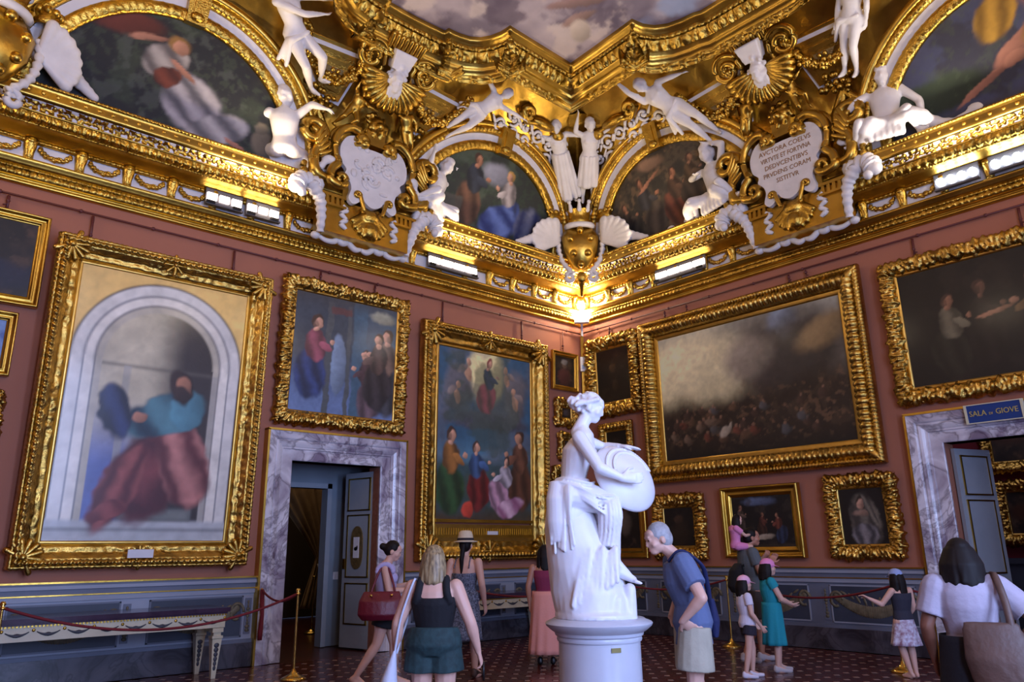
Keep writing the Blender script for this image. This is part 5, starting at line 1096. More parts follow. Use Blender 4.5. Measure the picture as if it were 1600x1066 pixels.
stucco((-4.34, -.48, 7.13), (-4.02, -.6, 8.08), (.5, -1, 0), triton(elL=(.2, .04, .4), wrL=(.12, .0, .5), elR=(-.22, 0, .34), wrR=(-.3, -.06, .4)), 'white stucco half-figure seated at the left foot of the blue-draped fresco', drape=tails(1), fem=0, child=.9, headface=(-.5, -1, 0), group='white stucco figures of the vault')
stucco((-.5, -3.9, 7.13), (-.64, -3.8, 8.18), (-1, .2, 0), triton(elL=(.2, -.03, .46), wrL=(.06, -.04, .54), elR=(-.2, -.05, .32), wrR=(-.06, -.14, .28)), 'white stucco half-figure with arm over its head beside the brown fresco', drape=tails(-1), fem=0, child=.9, headface=(.3, -1, 0), group='white stucco figures of the vault')
stucco((-.5, -6.78, 7.2), (-.62, -6.86, 8.17), (-1, -.2, 0), triton(elL=(.24, .0, .2), wrL=(.26, -.04, .04), elR=(-.2, -.05, .3), wrR=(-.3, -.02, .22)), 'white stucco half-figure leaning on its arm right of the inscribed cartouche', drape=tails(1), fem=0, child=.9, headface=(.1, -1, .2), bulk=1.1, group='white stucco figures of the vault')
# gilded putti above the cartouches
PUT_A = pose(elR=(-.2, -.06, .85), wrR=(-.24, -.1, 1.0), elL=(.18, -.1, .74), wrL=(.34, -.14, .78), knL=(.12, -.18, .36), anL=(.04, -.08, .14), knR=(-.12, -.12, .28), anR=(-.16, .0, .06))
PUT_B = pose(elL=(.2, -.04, .66), wrL=(.16, -.1, .52), elR=(-.18, -.08, .84), wrR=(-.3, -.1, .96), knL=(.07, -.06, .28), knR=(-.05, -.1, .3))
for F, Hd, fc, J, lab in (((-6.18, -.62, 7.98), (-5.92, -.98, 8.6), (.1, -1, -.2), PUT_A, 'left gilded putto above the relief cartouche'), ((-4.86, -.62, 7.95), (-5.14, -.98, 8.6), (-.3, -1, -.2), PUT_B, 'right gilded putto above the relief cartouche'),
        ((-.62, -4.62, 8.05), (-1.0, -4.82, 8.66), (-1, .2, -.2), PUT_B, 'left gilded putto above the inscribed cartouche'), ((-.64, -5.78, 8.1), (-1.02, -5.52, 8.66), (-1, -.2, -.2), PUT_A, 'right gilded putto above the inscribed cartouche')):
    stucco(F, Hd, fc, J, lab, GOLDS, 'gilded_putto', .014, 'gilded putti of the vault', 0, None, (.2, -1, 0), bulk=1.35, child=.8)
# ------------------------------------------------------------------ consoles
PURP = mat('console_marble', rgb(70, 52, 72), .15, var=.4, vscale=6); CREAMP = mat('console_cream', rgb(206, 196, 168), .4, var=.15, vscale=6); INLAY = mat('painted_swag', rgb(60, 62, 74), .5, var=.3, vscale=30)
def console(x0, x1, yb, dp, H, label):
    t = tag(empty('console_table', ((x0+x1)/2, yb-dp/2, 0)), label, 'table'); W = x1-x0
    b = MB(); b.box((0, 0, H-.025), (W, dp, .05)); b.box((0, 0, H-.06), (W-.05, dp-.04, .02)); b.build('marble_top', PURP, t, smooth=False)
    ap = MB(); ap.box((0, 0, H-.15), (W-.08, dp-.08, .16)); apron = ap.build('apron', CREAMP, t, smooth=False)
    b = MB()
    for x in np.arange(-W/2+.06, W/2-.04, .035): b.box((x, -dp/2+.03, H-.08), (.018, .02, .018))
    tag(b.build('dentil_row', GOLDS, apron, smooth=False), kind='stuff')
    n = int(W/.3)
    for x in np.linspace(-W/2+.2, W/2-.2, n):
        b = MB(); P = np.array([(x+u*.11, -dp/2+.037, H-.135-.035*(1-u*u)) for u in np.linspace(-1, 1, 9)]); b.tube(P, [.005, .008, .012, .016, .018, .016, .012, .008, .005], 6); b.ell((x, -dp/2+.036, H-.165), (.035, .006, .02), 8, 5); b.build('swag', INLAY, apron)
        b = MB(); b.ell((x+.15, -dp/2+.036, H-.12), (.018, .008, .018), 8, 5); b.build('rosette', GOLDS, apron)
    for sx in (-1, 1):
        for sy in (-1, 1):
            cx, cy = sx*(W/2-.12), sy*(dp/2-.1)
            b = MB(); b.box((cx, cy, H-.26), (.13, .13, .05)); b.box((cx, cy, H-.3), (.09, .09, .05)); b.box((cx, cy, H-.34), (.13, .13, .03)); v = MB().box((cx, cy, (H-.36)/2+.0), (.05, .05, H-.36), taper=2.3)
            b.add(v.V[0], v.F); lg = b.build('leg', CREAMP, t, smooth=False)
            b = MB(); [b.ell((cx, cy-.035-.022*k/6, .12+k*(H-.5)/6), (.018+.003*k, .006, .03), 6, 5) for k in range(6)]; b.build('leg_inlay', INLAY, lg)
    return t
console(-10.15, -7.42, -.14, .74, .81, 'inlaid console table with purple marble top under the niche painting')
console(-4.1, -1.65, -.14, .7, .78, 'inlaid console table under the tall glowing-cloud painting')
# ------------------------------------------------------------------ barrier posts and ropes
def post(x, y, label, h=1.0):
    t = tag(empty('barrier_post', (x, y, 0)), label, 'barrier post', 'brass barrier posts')
    b = MB(); b.lathe([(.001, 0), (.15, 0), (.15, .012), (.12, .03), (.05, .06), (.03, .09), (.018, .12)], 24); b.build('base', BRASS, t)
    b = MB(); b.lathe([(.016, .1), (.0135, h-.04), (.0135, h-.03)], 14); b.build('pole', BRASS, t)
    b = MB(); b.lathe([(.013, h-.05), (.03, h-.045), (.03, h-.03), (.016, h-.02), (.03, h), (.02, h+.025), (.001, h+.03)], 16); b.build('finial', BRASS, t)
    return (x, y, h-.03)
PA = post(-6.88, -1.57, 'brass barrier post in front of the left doorway')
PL = post(-9.95, -1.62, 'brass barrier post at the left end of the near console')
PB = post(-4.35, -1.35, 'brass barrier post before the second console, behind the visitors')
PC = post(-1.35, -1.55, 'brass barrier post in the room corner behind the statue')
PD = post(-.75, -3.55, 'brass barrier post behind the man carrying a child')
PE = post(-1.49, -6.37, 'brass barrier post beside the girl with blue cap')
PF = post(-.9, -9.2, 'brass barrier post beyond the right doorway')
PN = post(-4.15, 3.28, 'brass barrier post in the room beyond the left doorway')
def rope(a, c, sag, label, r=.014):
    t = tag(empty('barrier_rope', a), label, 'rope', 'red barrier ropes'); k = np.linspace(0, 1, 26)[:, None]; d = np.array(c)-np.array(a)
    P = d*k; P[:, 2] -= 4*sag*(k*(1-k))[:, 0]; b = MB(); b.tube(P, r, 8); b.build('cord', ROPE, t)
    for p in (P[0], P[-1]):
        b = MB(); b.ell(p, .022, 8, 6); b.build('end_hook', BRASS, t)
rope(PA, PL, .3, 'red rope sagging in front of the near console')
t = (-6.73, -.2, .97); rope(PA, t, .12, 'short red rope from the doorway post to the marble jamb')
b = MB(); b.cone((0, 0, 0), (0, -.01, -.12), .03, .028); b.tube([(0, -.01, -.1), (.01, -.02, -.3), (.0, -.02, -.52), (0, -.02, -.62)], [.03, .026, .034, .03], 9); o = b.build('rope_tassel', ROPE, None, (-6.73, -.215, .95)); tag(o, 'red rope end hanging down beside the marble door jamb', 'rope')
rope(PB, PC, .22, 'red rope in front of the second console'); rope(PC, PD, .16, 'red rope behind the grey-haired man'); rope(PD, PE, .2, 'red rope below the veiled portrait, behind the children'); rope(PE, PF, .2, 'red rope from the blue-cap girl past the right doorway')
# far room: curtain, card, switch, bench
CURT = mat('beige_curtain', rgb(150, 122, 88), .8, var=.25, vscale=5)
u, v = np.meshgrid(np.linspace(0, 1, 70), np.linspace(0, 1, 40), indexing='ij')
xl = np.interp(v, [0, .35, .6, .72, 1], [-4.9, -4.5, -3.75, -3.45, -3.75]); xr = np.interp(v, [0, .35, .6, .72, 1], [-2.5, -2.6, -2.9, -3.15, -3.0])
G = np.stack([xl+(xr-xl)*u, 4.6+.07*np.sin(u*50)*np.interp(v, [0, .7, 1], [1, .4, 1]), 3.9-3.55*v], -1)
o = MB().grid(G).build('curtain', CURT); o.modifiers.new('s', 'SOLIDIFY').thickness = .01; tag(o, 'tied-back beige curtain in the dark room beyond the left doorway', 'curtain')
t = tag(empty('notice_stand', (-3.75, 3.75, 0)), 'white notice card on a thin stand in front of the beige curtain', 'sign'); b = MB(); b.lathe([(.001, 0), (.12, 0), (.12, .015), (.012, .03), (.012, 1.1)], 14); b.build('pole', BRASS, t); b = MB(); b.box((0, 0, 0), (.26, .012, .18)); b.build('card', WHITEP, t, (0, -.02, 1.16), (-.5, 0, .5), smooth=False)
b = MB(); b.box((0, 0, 0), (.09, .015, .12)); b.box((0, -.012, 0), (.03, .012, .05)); tag(b.build('light_switch', WHITEP, None, (-4.86, 1.19, 1.08), smooth=False), 'small white light switch on the grey vestibule wall', 'switch')
VELV = mat('purple_velvet', rgb(84, 44, 120), .8, var=.2)
t = tag(empty('bench', (1.9, -7.62, 0)), 'purple upholstered bench in the crimson room', 'bench'); b = MB(); b.box((0, 0, .44), (.6, 1.5, .22)); o = b.build('cushion', VELV, t, smooth=False); o.modifiers.new('b', 'BEVEL').width = .04
b = MB(); b.box((0, 0, .28), (.56, 1.46, .1)); b.build('frame', mat('dark_wood', rgb(50, 30, 24), .5), t, smooth=False)
for sx in (-1, 1):
    for sy in (-1, 1): b = MB(); b.box((sx*.24, sy*.68, .12), (.06, .06, .24)); b.build('leg', mat('dark_wood', rgb(50, 30, 24), .5), t, smooth=False)
# ------------------------------------------------------------------ marble statue on its pedestal
SMARB = mat('statue_marble', rgb(228, 226, 232), .38, var=.06, vscale=6, bump=.03, bscale=30, sub=.12)
PEDM = mat('pedestal_marble', rgb(196, 198, 210), .3, var=.08, vscale=5)
SX, SY, SZ = -7.0, -6.6, .955
t = tag(empty('pedestal', (SX, SY, 0)), 'round pale grey column pedestal carrying the marble statue', 'pedestal')
b = MB(); b.lathe([(.001, 0), (.4, 0), (.4, .08), (.34, .12), (.31, .14), (.3, .16), (.295, .8)], 64); b.build('shaft', PEDM, t, sharp=40)
b = MB(); b.lathe([(.295, .8), (.305, .8), (.31, .815), (.305, .83), (.32, .84), (.325, .86), (.35, .875), (.385, .905), (.392, .92), (.385, .93), (.345, .945), (.33, .955), (.001, .956)], 64); b.build('capital', PEDM, t, sharp=40)
b = MB(); n = Vector((.12, -.99, 0)).normalized(); b.box((0, 0, 0), (.07, .008, .03)); th = math.atan2(-.66-.3, -.5); dv = Vector((-.42, -.9, 0)).normalized()
b.build('brass_plate', mat('tarnished_brass', rgb(130, 118, 74), .5, .6), t, (dv.x*.298, dv.y*.298, .76), (0, 0, math.atan2(dv.x, -dv.y)), smooth=False)
HS = 1.75
def S(f, z, x): return A3(x, -f, z)/HS
J = dict(head=S(.0, 1.55, .02), neck=S(-.085, 1.395, .01), chest=S(-.115, 1.2, 0), waist=S(-.15, 1.01, 0), pelvis=S(-.17, .86, 0), shL=S(-.02, 1.31, .165), shR=S(-.11, 1.3, -.165), elL=S(.12, 1.27, .24), elR=S(.02, 1.06, -.28), wrL=S(.23, 1.265, .12), wrR=S(.19, .985, -.25),
    hipL=S(-.17, .85, .1), hipR=S(-.17, .85, -.1), knL=S(.1, .82, .14), knR=S(.12, .8, -.12), anL=S(.0, .5, .02), anR=S(.13, .39, -.12), toL=S(.09, .44, -.04), toR=S(.26, .255, -.14))
t = tag(empty('marble_statue', (SX, SY, SZ), (0, 0, math.atan2(.75, .66))), 'white marble statue of a seated woman writing on a round shield', 'statue')
b = body_mb(J, .95, 1.0, (0, -1, -.38), (0, -.38, 1), (.15, .15), hdir={'L': (-.15, -1, -.12), 'R': (.1, -1, .02)}, hlat={'L': (-1, 0, 0), 'R': (0, 0, 1)})
for k in range(4):                                   # toes of the forward foot
    b.cone(J['toR']+A3(-.018+.012*k, .0, 0), J['toR']+A3(-.02+.013*k, -.022+.004*k, -.008), .0085, .007, 7)
curls(b, J['head']+A3(0, .012, .02), A3(.047, .057, .055), 90, .0095, 5, lambda v: v[1] > -.2 or (v[2] > .35))
for k in range(9): b.cone(J['head']+A3(.05*math.cos(k*.4), -.045+.012*k, .05-.003*k), J['head']+A3(-.05, -.03+.012*k, .035-.003*k), .009, .011)
b.ell(J['head']+A3(0, .07, .03), A3(.028, .03, .028), 10, 8); curls(b, J['head']+A3(0, .07, .03), A3(.026, .028, .026), 16, .009, 9)
link('figure', remesh(scaled(b, HS), .0085, 'figure', 4), SMARB, t)
# drapery over hips and legs
sc = lambda f, z, x: A3(x, -f, z)
def foldloft(b, rings, k, amp, n=72, ph=.5):
    a = np.arange(n)/n*2*math.pi; R = []
    for i, (c, u, w) in enumerate(rings):
        m = 1+amp*(np.sin(a*k+ph*i)+.5*np.sin(a*(k*1.7)+1.3-ph*i)); R.append(np.array(c)+(np.cos(a)*m)[:, None]*np.array(u)+(np.sin(a)*m)[:, None]*np.array(w))
    c0, c1 = np.array(rings[0][0]), np.array(rings[-1][0]); b.grid(np.array([c0+(R[0]-c0)*.02]+R+[c1+(R[-1]-c1)*.02]), False, True)
b = MB(); rr = random.Random(3)
b.loft([(sc(-.15, 1.0, 0), (.15, 0, 0), (0, .12, 0)), (sc(-.16, .95, 0), (.175, 0, 0), (0, .14, 0)), (sc(-.18, .86, 0), (.2, 0, 0), (0, .16, 0)), (sc(-.19, .74, 0), (.2, 0, 0), (0, .16, 0)), (sc(-.2, .6, 0), (.19, 0, 0), (0, .14, 0))], 30)
for x in (-.115, .125): b.cone(sc(-.17, .87, x), sc(.11, .825, x), .122, .092, 16); b.cone(sc(.11, .82, x), sc(.09, .55, x*.9), .09, .07, 16)
b.loft([(sc(-.1, .84, 0), (.12, 0, 0), (0, 0, .1)), (sc(.1, .8, 0), (.12, 0, 0), (0, 0, .08))], 16)
foldloft(b, [(sc(.08, .8, 0), (.16, 0, 0), (0, .09, 0)), (sc(.085, .7, -.01), (.165, 0, 0), (0, .09, 0)), (sc(.07, .6, -.01), (.16, 0, 0), (0, .085, 0)), (sc(.05, .5, -.02), (.15, 0, 0), (0, .09, 0))], 11, .07, ph=.4)
b.loft([(sc(-.26, .98, -.1), (.07, 0, 0), (0, .08, 0)), (sc(-.27, .85, -.13), (.085, 0, 0), (0, .1, 0)), (sc(-.27, .68, -.14), (.075, 0, 0), (0, .1, 0)), (sc(-.26, .54, -.14), (.06, 0, 0), (0, .09, 0))], 20)
b.loft([(sc(.09, .82, -.14), (.06, 0, 0), (0, .09, 0)), (sc(.1, .68, -.15), (.065, 0, 0), (0, .09, 0)), (sc(.08, .5, -.14), (.05, 0, 0), (0, .08, 0))], 20)
def fold(P, r):
    P = crom(P, 5, False)
    for k in range(len(P)-1): b.cone(P[k], P[k+1], r*(.7+.3*math.sin(k*.35+.6)), r*(.7+.3*math.sin((k+1)*.35+.6)), 7)
for k in range(9):                                   # cloth gathered behind the hip and falling over the rock
    a = k/8; fold([sc(-.3+.1*a, .97-.04*a, -.1-.1*a), sc(-.34+.14*a, .86, -.14-.09*a), sc(-.35+.15*a+rr.uniform(-.01, .01), .72, -.16-.07*a), sc(-.34+.15*a+rr.uniform(-.02, .02), .56-.1*rr.random(), -.16-.06*a)], .016+.012*rr.random())
for k in range(7):                                   # sweeping folds over the thigh
    a = k/6; fold([sc(-.26+.03*a, .97-.05*a, -.17-.02*a), sc(-.14+.05*a, .93-.1*a, -.225), sc(.0+.03*a, .87-.13*a, -.235), sc(.13-.03*a, .86-.15*a, -.2)], .009+.006*rr.random())
for k in range(6):                                   # folds falling from the knee
    a = k/5; fold([sc(.16-.12*a, .84-.05*a, -.18-.03*math.sin(a*3)), sc(.175-.14*a, .72, -.195-.03*math.sin(a*3)), sc(.165-.14*a, .6, -.18-.03*math.sin(a*3)), sc(.15-.14*a, .46+.06*rr.random(), -.16-.03*math.sin(a*3))], .012+.008*rr.random())
fold([sc(-.28, .99, -.08), sc(-.2, .99, -.17), sc(-.06, .96, -.19), sc(.0, .97, -.08)], .022); fold([sc(-.29, .95, -.1), sc(-.2, .95, -.19), sc(-.04, .92, -.2)], .018)
link('drapery', remesh(b, .0075, 'drapery', 2), SMARB, t)
# rock seat
rings = []; 
for z, cf, rf, rx in ((0, -.02, .29, .27), (.06, -.03, .295, .27), (.18, -.06, .28, .26), (.34, -.09, .26, .24), (.5, -.12, .24, .22), (.66, -.17, .2, .2), (.82, -.2, .16, .16)): rings.append((sc(cf, z, 0), (rx, 0, 0), (0, rf, 0)))
b = MB(); b.loft(rings, 30); V = b.V[0]; nz = (fbm(V[:, 0]*7+3, V[:, 2]*6+V[:, 1]*4, 4)-.47)*.16; c = np.array([(0, .08, 0)]); dr = (V-c)*np.array([1, 1, 0]); V += dr*nz[:, None]*1.6
for k in range(9): b.cone(sc(-.2+.04*k, .1+.02*k, -.24), sc(-.12+.03*k, .42+.03*(k % 3), -.2), .02, .03)
b.cone(sc(.2, .0, -.12), sc(.22, .2, -.14), .07, .045); b.cone(sc(.1, .0, -.16), sc(.12, .12, -.18), .09, .06); b.cone(sc(.12, .1, -.05), sc(.1, .36, -.06), .1, .08); b.cone(sc(.02, .3, -.04), sc(.02, .45, -.05), .12, .09)
b.lathe([(.001, -.0), (.3, 0), (.3, .03), (.28, .04), (.001, .04)], 30, (0, .02, 0))
link('rock_seat', remesh(b, .011, 'rock_seat', 2), SMARB, t)
# round shield
nv = nrm((-.74, -.5, .42)); Mx = basis(nv, (0, 0, -1)); cs = sc(.235, 1.0, .02)
b = MB(); b.lathe([(.001, .15), (.08, .142), (.16, .118), (.22, .085), (.26, .05), (.28, .03), (.286, .012), (.276, 0), (.22, -.03), (.12, -.06), (.001, -.07)], 48); b.xf(Matrix(((*Mx[0], cs[0]), (*Mx[1], cs[1]), (*Mx[2], cs[2]), (0, 0, 0, 1)))); b.build('shield', SMARB, t)
b = MB(); rr = random.Random(6)
for a in np.linspace(.2, 3.3, 34):
    for q in (-1, 1):
        r = .19+.024*q; z = .105-.014*q; b.ell(cs+Mx @ A3(r*math.cos(a), r*math.sin(a), z), (.012, .024, .007), 7, 5, Mx @ np.array(Matrix.Rotation(a+q*.5, 3, 'Z')))
b.build('laurel_wreath', SMARB, t)
# ------------------------------------------------------------------ visitors
SK1 = mat('skin_light', rgb(214, 168, 150), .5, var=.06, vscale=9, sub=.1); SK2 = mat('skin_tan', rgb(176, 122, 98), .5, var=.06, vscale=9, sub=.1); SK3 = mat('skin_brown', rgb(120, 76, 58), .5, var=.06, vscale=9)
H_DK = mat('hair_dark', rgb(24, 16, 15), .62, spec=.25, var=.4, vscale=30, stretch=(30, 30, 2)); H_BL = mat('hair_blond', rgb(166, 142, 104), .45, var=.45, vscale=20, col2=rgb(92, 76, 58), stretch=(3, 3, .6)); H_GR = mat('hair_grey', rgb(170, 168, 172), .5, var=.3, vscale=30)
def fab(name, c, **k): return mat(name, rgb(*c), k.pop('rough', .85), bump=k.pop('bump', .15), bscale=k.pop('bscale', 40), **k)
EYE = mat('eye_dark', rgb(24, 18, 16), .2); LIP = mat('lip', rgb(160, 84, 80), .5)
class P:
    def __init__(s, loc, face, h, J, label, skin=SK1, fem=0., bulk=1., hf=(0, -1, 0), hu=(0, 0, 1), hands=(.5, .5), hdir=None, hlat=None, child=0., voxel=.0092, cat='person'):
        s.h, s.J, s.fem, s.bulk, s.v, s.hf, s.hu, s.child = h, J, fem, bulk, voxel, hf, hu, child
        s.t = tag(empty('person', (loc[0], loc[1], loc[2] if len(loc) > 2 else 0), (0, 0, math.atan2(face[0], -face[1]))), label, cat)
        b = body_mb(J, fem, bulk, hf, hu, hands, hdir, hlat, child); s.M = basis(hu, hf); s.hs = 1+.25*child
        s.body = link('body', remesh(scaled(b, h), voxel, 'body', 3), skin, s.t)
        for q in (-1, 1): e = MB().ell(s.hp(q*.018, -.0515, .01)*h, A3(.0062, .004, .004)*h*s.hs, 8, 6, s.M); e.build('eye', EYE, s.body)
        MB().ell(s.hp(0, -.0565, -.0355)*h, A3(.012, .003, .0045)*h*s.hs, 8, 6, s.M).build('mouth', LIP, s.body)
    def hp(s, x, y, z): return s.J['head']+nrm(s.hu)*.005+s.M @ (A3(x, y, z)*s.hs)
    def add(s, name, b, m, vox=None, sm=2, rm=True):
        scaled(b, s.h)
        return link(name, remesh(b, vox or s.v, name, sm), m, s.t) if rm else b.build(name, m, s.t)
    def torso(s, infl=.012, lo=0, hi=5, hem=.0, b=None):
        b = b or MB(); R = torso_rings(s.J, s.bulk, s.fem, infl)[lo:hi+1]
        if hem: c, u, w = R[0]; R = [(c-A3(0, 0, hem), u*1.08, w*1.1)]+R
        b.loft(R, 20)
        if s.fem:
            lat = nrm(s.J['shL']-s.J['shR']); up = nrm(s.J['neck']-s.J['waist']); fr = nrm(np.cross(lat, up))
            for q in (-1, 1): b.ell(s.J['chest']+fr*.05+lat*q*.042+up*.005, .037*s.fem+infl, 10, 8)
        return b
    def sleeve(s, b, q, f=.6, r=.045):
        a, e = s.J['sh'+q], s.J['el'+q]; e2 = a+(e-a)*f; b.cone(a, a+(e2-a)*.3, r*s.bulk, r*s.bulk, 10); b.tube([a, (a+e2)/2, e2], [r*s.bulk]*3, 12)
    def tee(s, m, name='shirt', hem=.04, f=.62, r=.045):
        b = s.torso(.017, 0, 5, hem); [s.sleeve(b, q, f, r) for q in 'LR']; return s.add(name, b, m)
    def shorts(s, m, f=.6, r0=.075, r1=.078, name='shorts', top=.03, infl=.016):
        b = MB(); R = torso_rings(s.J, s.bulk, s.fem, infl); up = nrm(s.J['waist']-s.J['pelvis']); b.loft([R[0], R[1], (s.J['pelvis']+up*top*.5, R[1][1]*.96, R[1][2]*.96), (s.J['pelvis']+up*top, R[1][1]*(.97-1.3*top), R[1][2]*(.97-1.3*top))], 20)
        for q in 'LR': a, k = s.J['hip'+q], s.J['kn'+q]; b.tube([a+(k-a)*t for t in np.linspace(0, f, 5)], [(r0+(r1-r0)*t)*s.bulk for t in np.linspace(0, 1, 5)], 14)
        return s.add(name, b, m, None, 9)
    def skirt(s, m, zt, zb, r0, r1, nf=9, amp=.06, name='skirt', cx=(0, 0), top=None, cb=(0, 0), k=.82):
        a = np.linspace(0, 2*math.pi, 73)[:-1]; z = np.linspace(0, 1, 14); G = []
        for q in z:
            r = (r0+(r1-r0)*q)*(1+amp*q*np.sin(a*nf+2*q)); c = np.array(cx)*(1-q)+np.array(cb)*q
            G.append(np.stack([c[0]+r*np.cos(a), c[1]+r*k*np.sin(a), 0*a+zt+(zb-zt)*q], -1))
        b = MB(); b.grid(np.array(G), False, True); scaled(b, s.h); o = b.build(name, m, s.t); md = o.modifiers.new('s', 'SOLIDIFY'); md.thickness = .008; return o
    def hair(s, m, kind='short', L=.1, seed=1):
        b = MB(); rr = random.Random(seed); E = lambda p, r: b.ell(s.hp(*p), np.array(r)*s.hs, 14, 10, s.M)
        E((0, .014, .026), (.05, .057, .056))
        if kind == 'short': E((0, .03, .0), (.047, .043, .05))
        if kind == 'bun': E((0, .026, .01), (.048, .048, .052)); E((0, .085, .012), (.026, .026, .026)); E((0, .06, .01), (.03, .03, .03))
        if kind in ('bob', 'long', 'curly'):
            n = 40 if kind != 'curly' else 70
            for k in range(n):
                a = rr.uniform(-.35, math.pi+.35); x, y = math.cos(a), math.sin(a); w = 1.0 if kind != 'curly' else 1.25; l = L*rr.uniform(.8, 1.05)
                p0 = s.hp(.047*x, .012+.05*y, .03); p1 = s.hp(.055*x*w, .016+.058*y*w, -.03); p2 = s.hp(.057*x*w+rr.uniform(-.01, .01), .02+.06*y*w, -.04-l)
                b.cone(p0, p1, .012*s.hs, .016*s.hs, 7); b.cone(p1, p2, .016*s.hs, .011*s.hs, 7)
            E((0, .03, -.02), (.052, .045, .06))
        if kind == 'tail':
            E((0, .03, .0), (.046, .044, .05)); b.cone(s.hp(0, .07, .0), s.hp(.01, .085, -.1), .02, .018); b.cone(s.hp(.01, .085, -.1), s.hp(.012, .075, -.22), .018, .008)
        return s.add('hair', b, m, s.v*.9, 1)
    def cap(s, m, visor=True, name='cap'):
        b = MB(); b.ell(s.hp(0, .008, .034), A3(.055, .065, .052)*s.hs, 16, 10, s.M); b.ell(s.hp(0, .008, .03), A3(.056, .066, .03)*s.hs, 16, 10, s.M)
        if visor: b.loft([(s.hp(0, -.045, .022), s.M @ A3(.045, 0, 0)*s.hs, s.M @ A3(0, .005, .006)*s.hs), (s.hp(0, -.08, .014), s.M @ A3(.042, 0, 0)*s.hs, s.M @ A3(0, .004, .004)*s.hs), (s.hp(0, -.105, .006), s.M @ A3(.026, 0, 0)*s.hs, s.M @ A3(0, .003, .003)*s.hs)], 14)
        return s.add(name, b, m, s.v*.9, 1)
    def shoes(s, m, name='shoe', r=.027):
        for q in 'LR':
            b = MB(); a, to = s.J['an'+q], s.J['to'+q]; t = nrm((to-a)*A3(1, 1, .2)); hl = a-A3(0, 0, .026)-t*.016
            b.cone(hl, to+A3(0, 0, .004), r, .02); b.cone(a-A3(0, 0, .012), to-t*.04, .026, .018); b.cone(hl+A3(0, 0, .02), hl, .024, .026); s.add(name, b, m)
def limb(**k): return pose(**k)
# 1 woman with bun
p = P((-6.4, -2.8), (.82, -.55), 1.56, pose(head=(0, -.035, .92), neck=(0, .0, .845), elL=(.14, -.05, .66), wrL=(.07, -.2, .7), elR=(-.145, -.02, .65), wrR=(-.08, -.18, .66), knR=(-.058, .06, .29), anR=(-.055, .2, .08), toR=(-.06, .12, .02), knL=(.058, -.06, .285), anL=(.058, -.07, .05), toL=(.07, -.18, .014)),
    'woman with dark bun and dark red handbag looking down at her phone', fem=.8, hf=(0, -1, -.35), hu=(0, -.35, 1), hands=(.9, .9))
TOP1 = fab('lilac_top', (182, 172, 214)); b = p.torso(.012, 1, 4); p.add('top', b, TOP1)
b = MB()
for q in 'LR':
    for k in range(10): a = k/9*math.pi; b.ell(p.J['sh'+q]+A3((.012 if q == 'L' else -.012), -.055*math.cos(a), -.02+.05*math.sin(a)), .02, 7, 5)
p.add('ruffle', b, TOP1, .007, 1); p.shorts(fab('black_shorts', (20, 18, 24)), .5, .072, .08, top=.07); p.hair(H_DK, 'bun')
b = MB(); b.box((0, -.245, .71), (.04, .008, .075)); p.add('phone', b, BLACK, rm=False)
t = tag(empty('handbag', p.t.location, p.t.rotation_euler), 'large dark red leather handbag on the arm of the woman with bun', 'handbag'); RED = mat('red_leather', rgb(104, 22, 42), .4, bump=.2, bscale=30)
b = MB(); b.loft([(A3(-.3, .06, .72), (.07, 0, 0), (0, .2, 0)), (A3(-.3, .06, .78), (.1, 0, 0), (0, .25, 0)), (A3(-.29, .06, .92), (.085, 0, 0), (0, .24, 0)), (A3(-.28, .05, 1.02), (.03, 0, 0), (0, .2, 0))], 18); link('bag_body', remesh(b, .012, 'bag_body', 2), RED, t)
b = MB(); b.tube(crom([(-.28, -.1, 1.0), (-.22, -.04, 1.2), (-.18, .03, 1.3), (-.22, .1, 1.2), (-.28, .17, 1.0)], 6, False), .013, 8); b.build('strap', RED, t); b = MB(); b.ell((-.36, -.06, .98), .016, 8, 6); b.ell((-.36, .16, .98), .016, 8, 6); b.build('stud', BRASS, t)
# 2 woman in black tank top
p = P((-7.95, -5.87), (.7, .72), 1.47, pose(elL=(.175, .03, .64), wrL=(.19, -.02, .49), elR=(-.18, .02, .64), wrR=(-.215, -.03, .5)), 'blond woman in black tank top and dark green shorts seen from behind', fem=1., bulk=1.17, hf=(-.25, -1, 0), hands=(.6, .7), voxel=.0075)
TANK = fab('black_tank', (14, 13, 20)); b = p.torso(.01, 1, 3); R_ = torso_rings(p.J, p.bulk, p.fem, .01); b.loft([R_[2], R_[3], (R_[3][0]+A3(0, 0, .03), R_[3][1]*.97, R_[3][2]*.98)], 20)
for q in (-1, 1):
    b.tube(crom([p.J['chest']+A3(q*.085, .05, .0), p.J['chest']+A3(q*.07, .064, .05), (p.J['shL']+p.J['shR'])/2+A3(q*.06, .01, .042), p.J['chest']+A3(q*.06, -.06, .04)], 5, False), .02, 8)
p.add('tank_top', b, TANK); p.shorts(mat('green_shorts', rgb(34, 62, 66), .8, var=.45, vscale=22, bump=.2, bscale=30), .42, .07, .08, top=.085); p.hair(H_BL, 'bob', .06, 7)
b = MB(); b.box((.0, 0, 0), (.008, .042, .085)); b.xf(Matrix.Translation((-.238, -.062, .41))); p.add('phone', b, BLACK, rm=False)
t = tag(empty('tote_bag', p.t.location, p.t.rotation_euler), 'white tote bag hanging from the shoulder of the woman in black', 'bag'); CANV = fab('white_canvas', (196, 200, 218))
b = MB(); b.loft([(A3(.31, .1, .36), (.06, 0, 0), (0, .1, 0)), (A3(.31, .1, .42), (.085, 0, 0), (0, .1, 0)), (A3(.3, .09, .58), (.055, 0, 0), (0, .07, 0)), (A3(.27, .07, .76), (.012, 0, 0), (0, .02, 0))], 16); link('bag_body', remesh(b, .01, 'bag_body', 2), CANV, t)
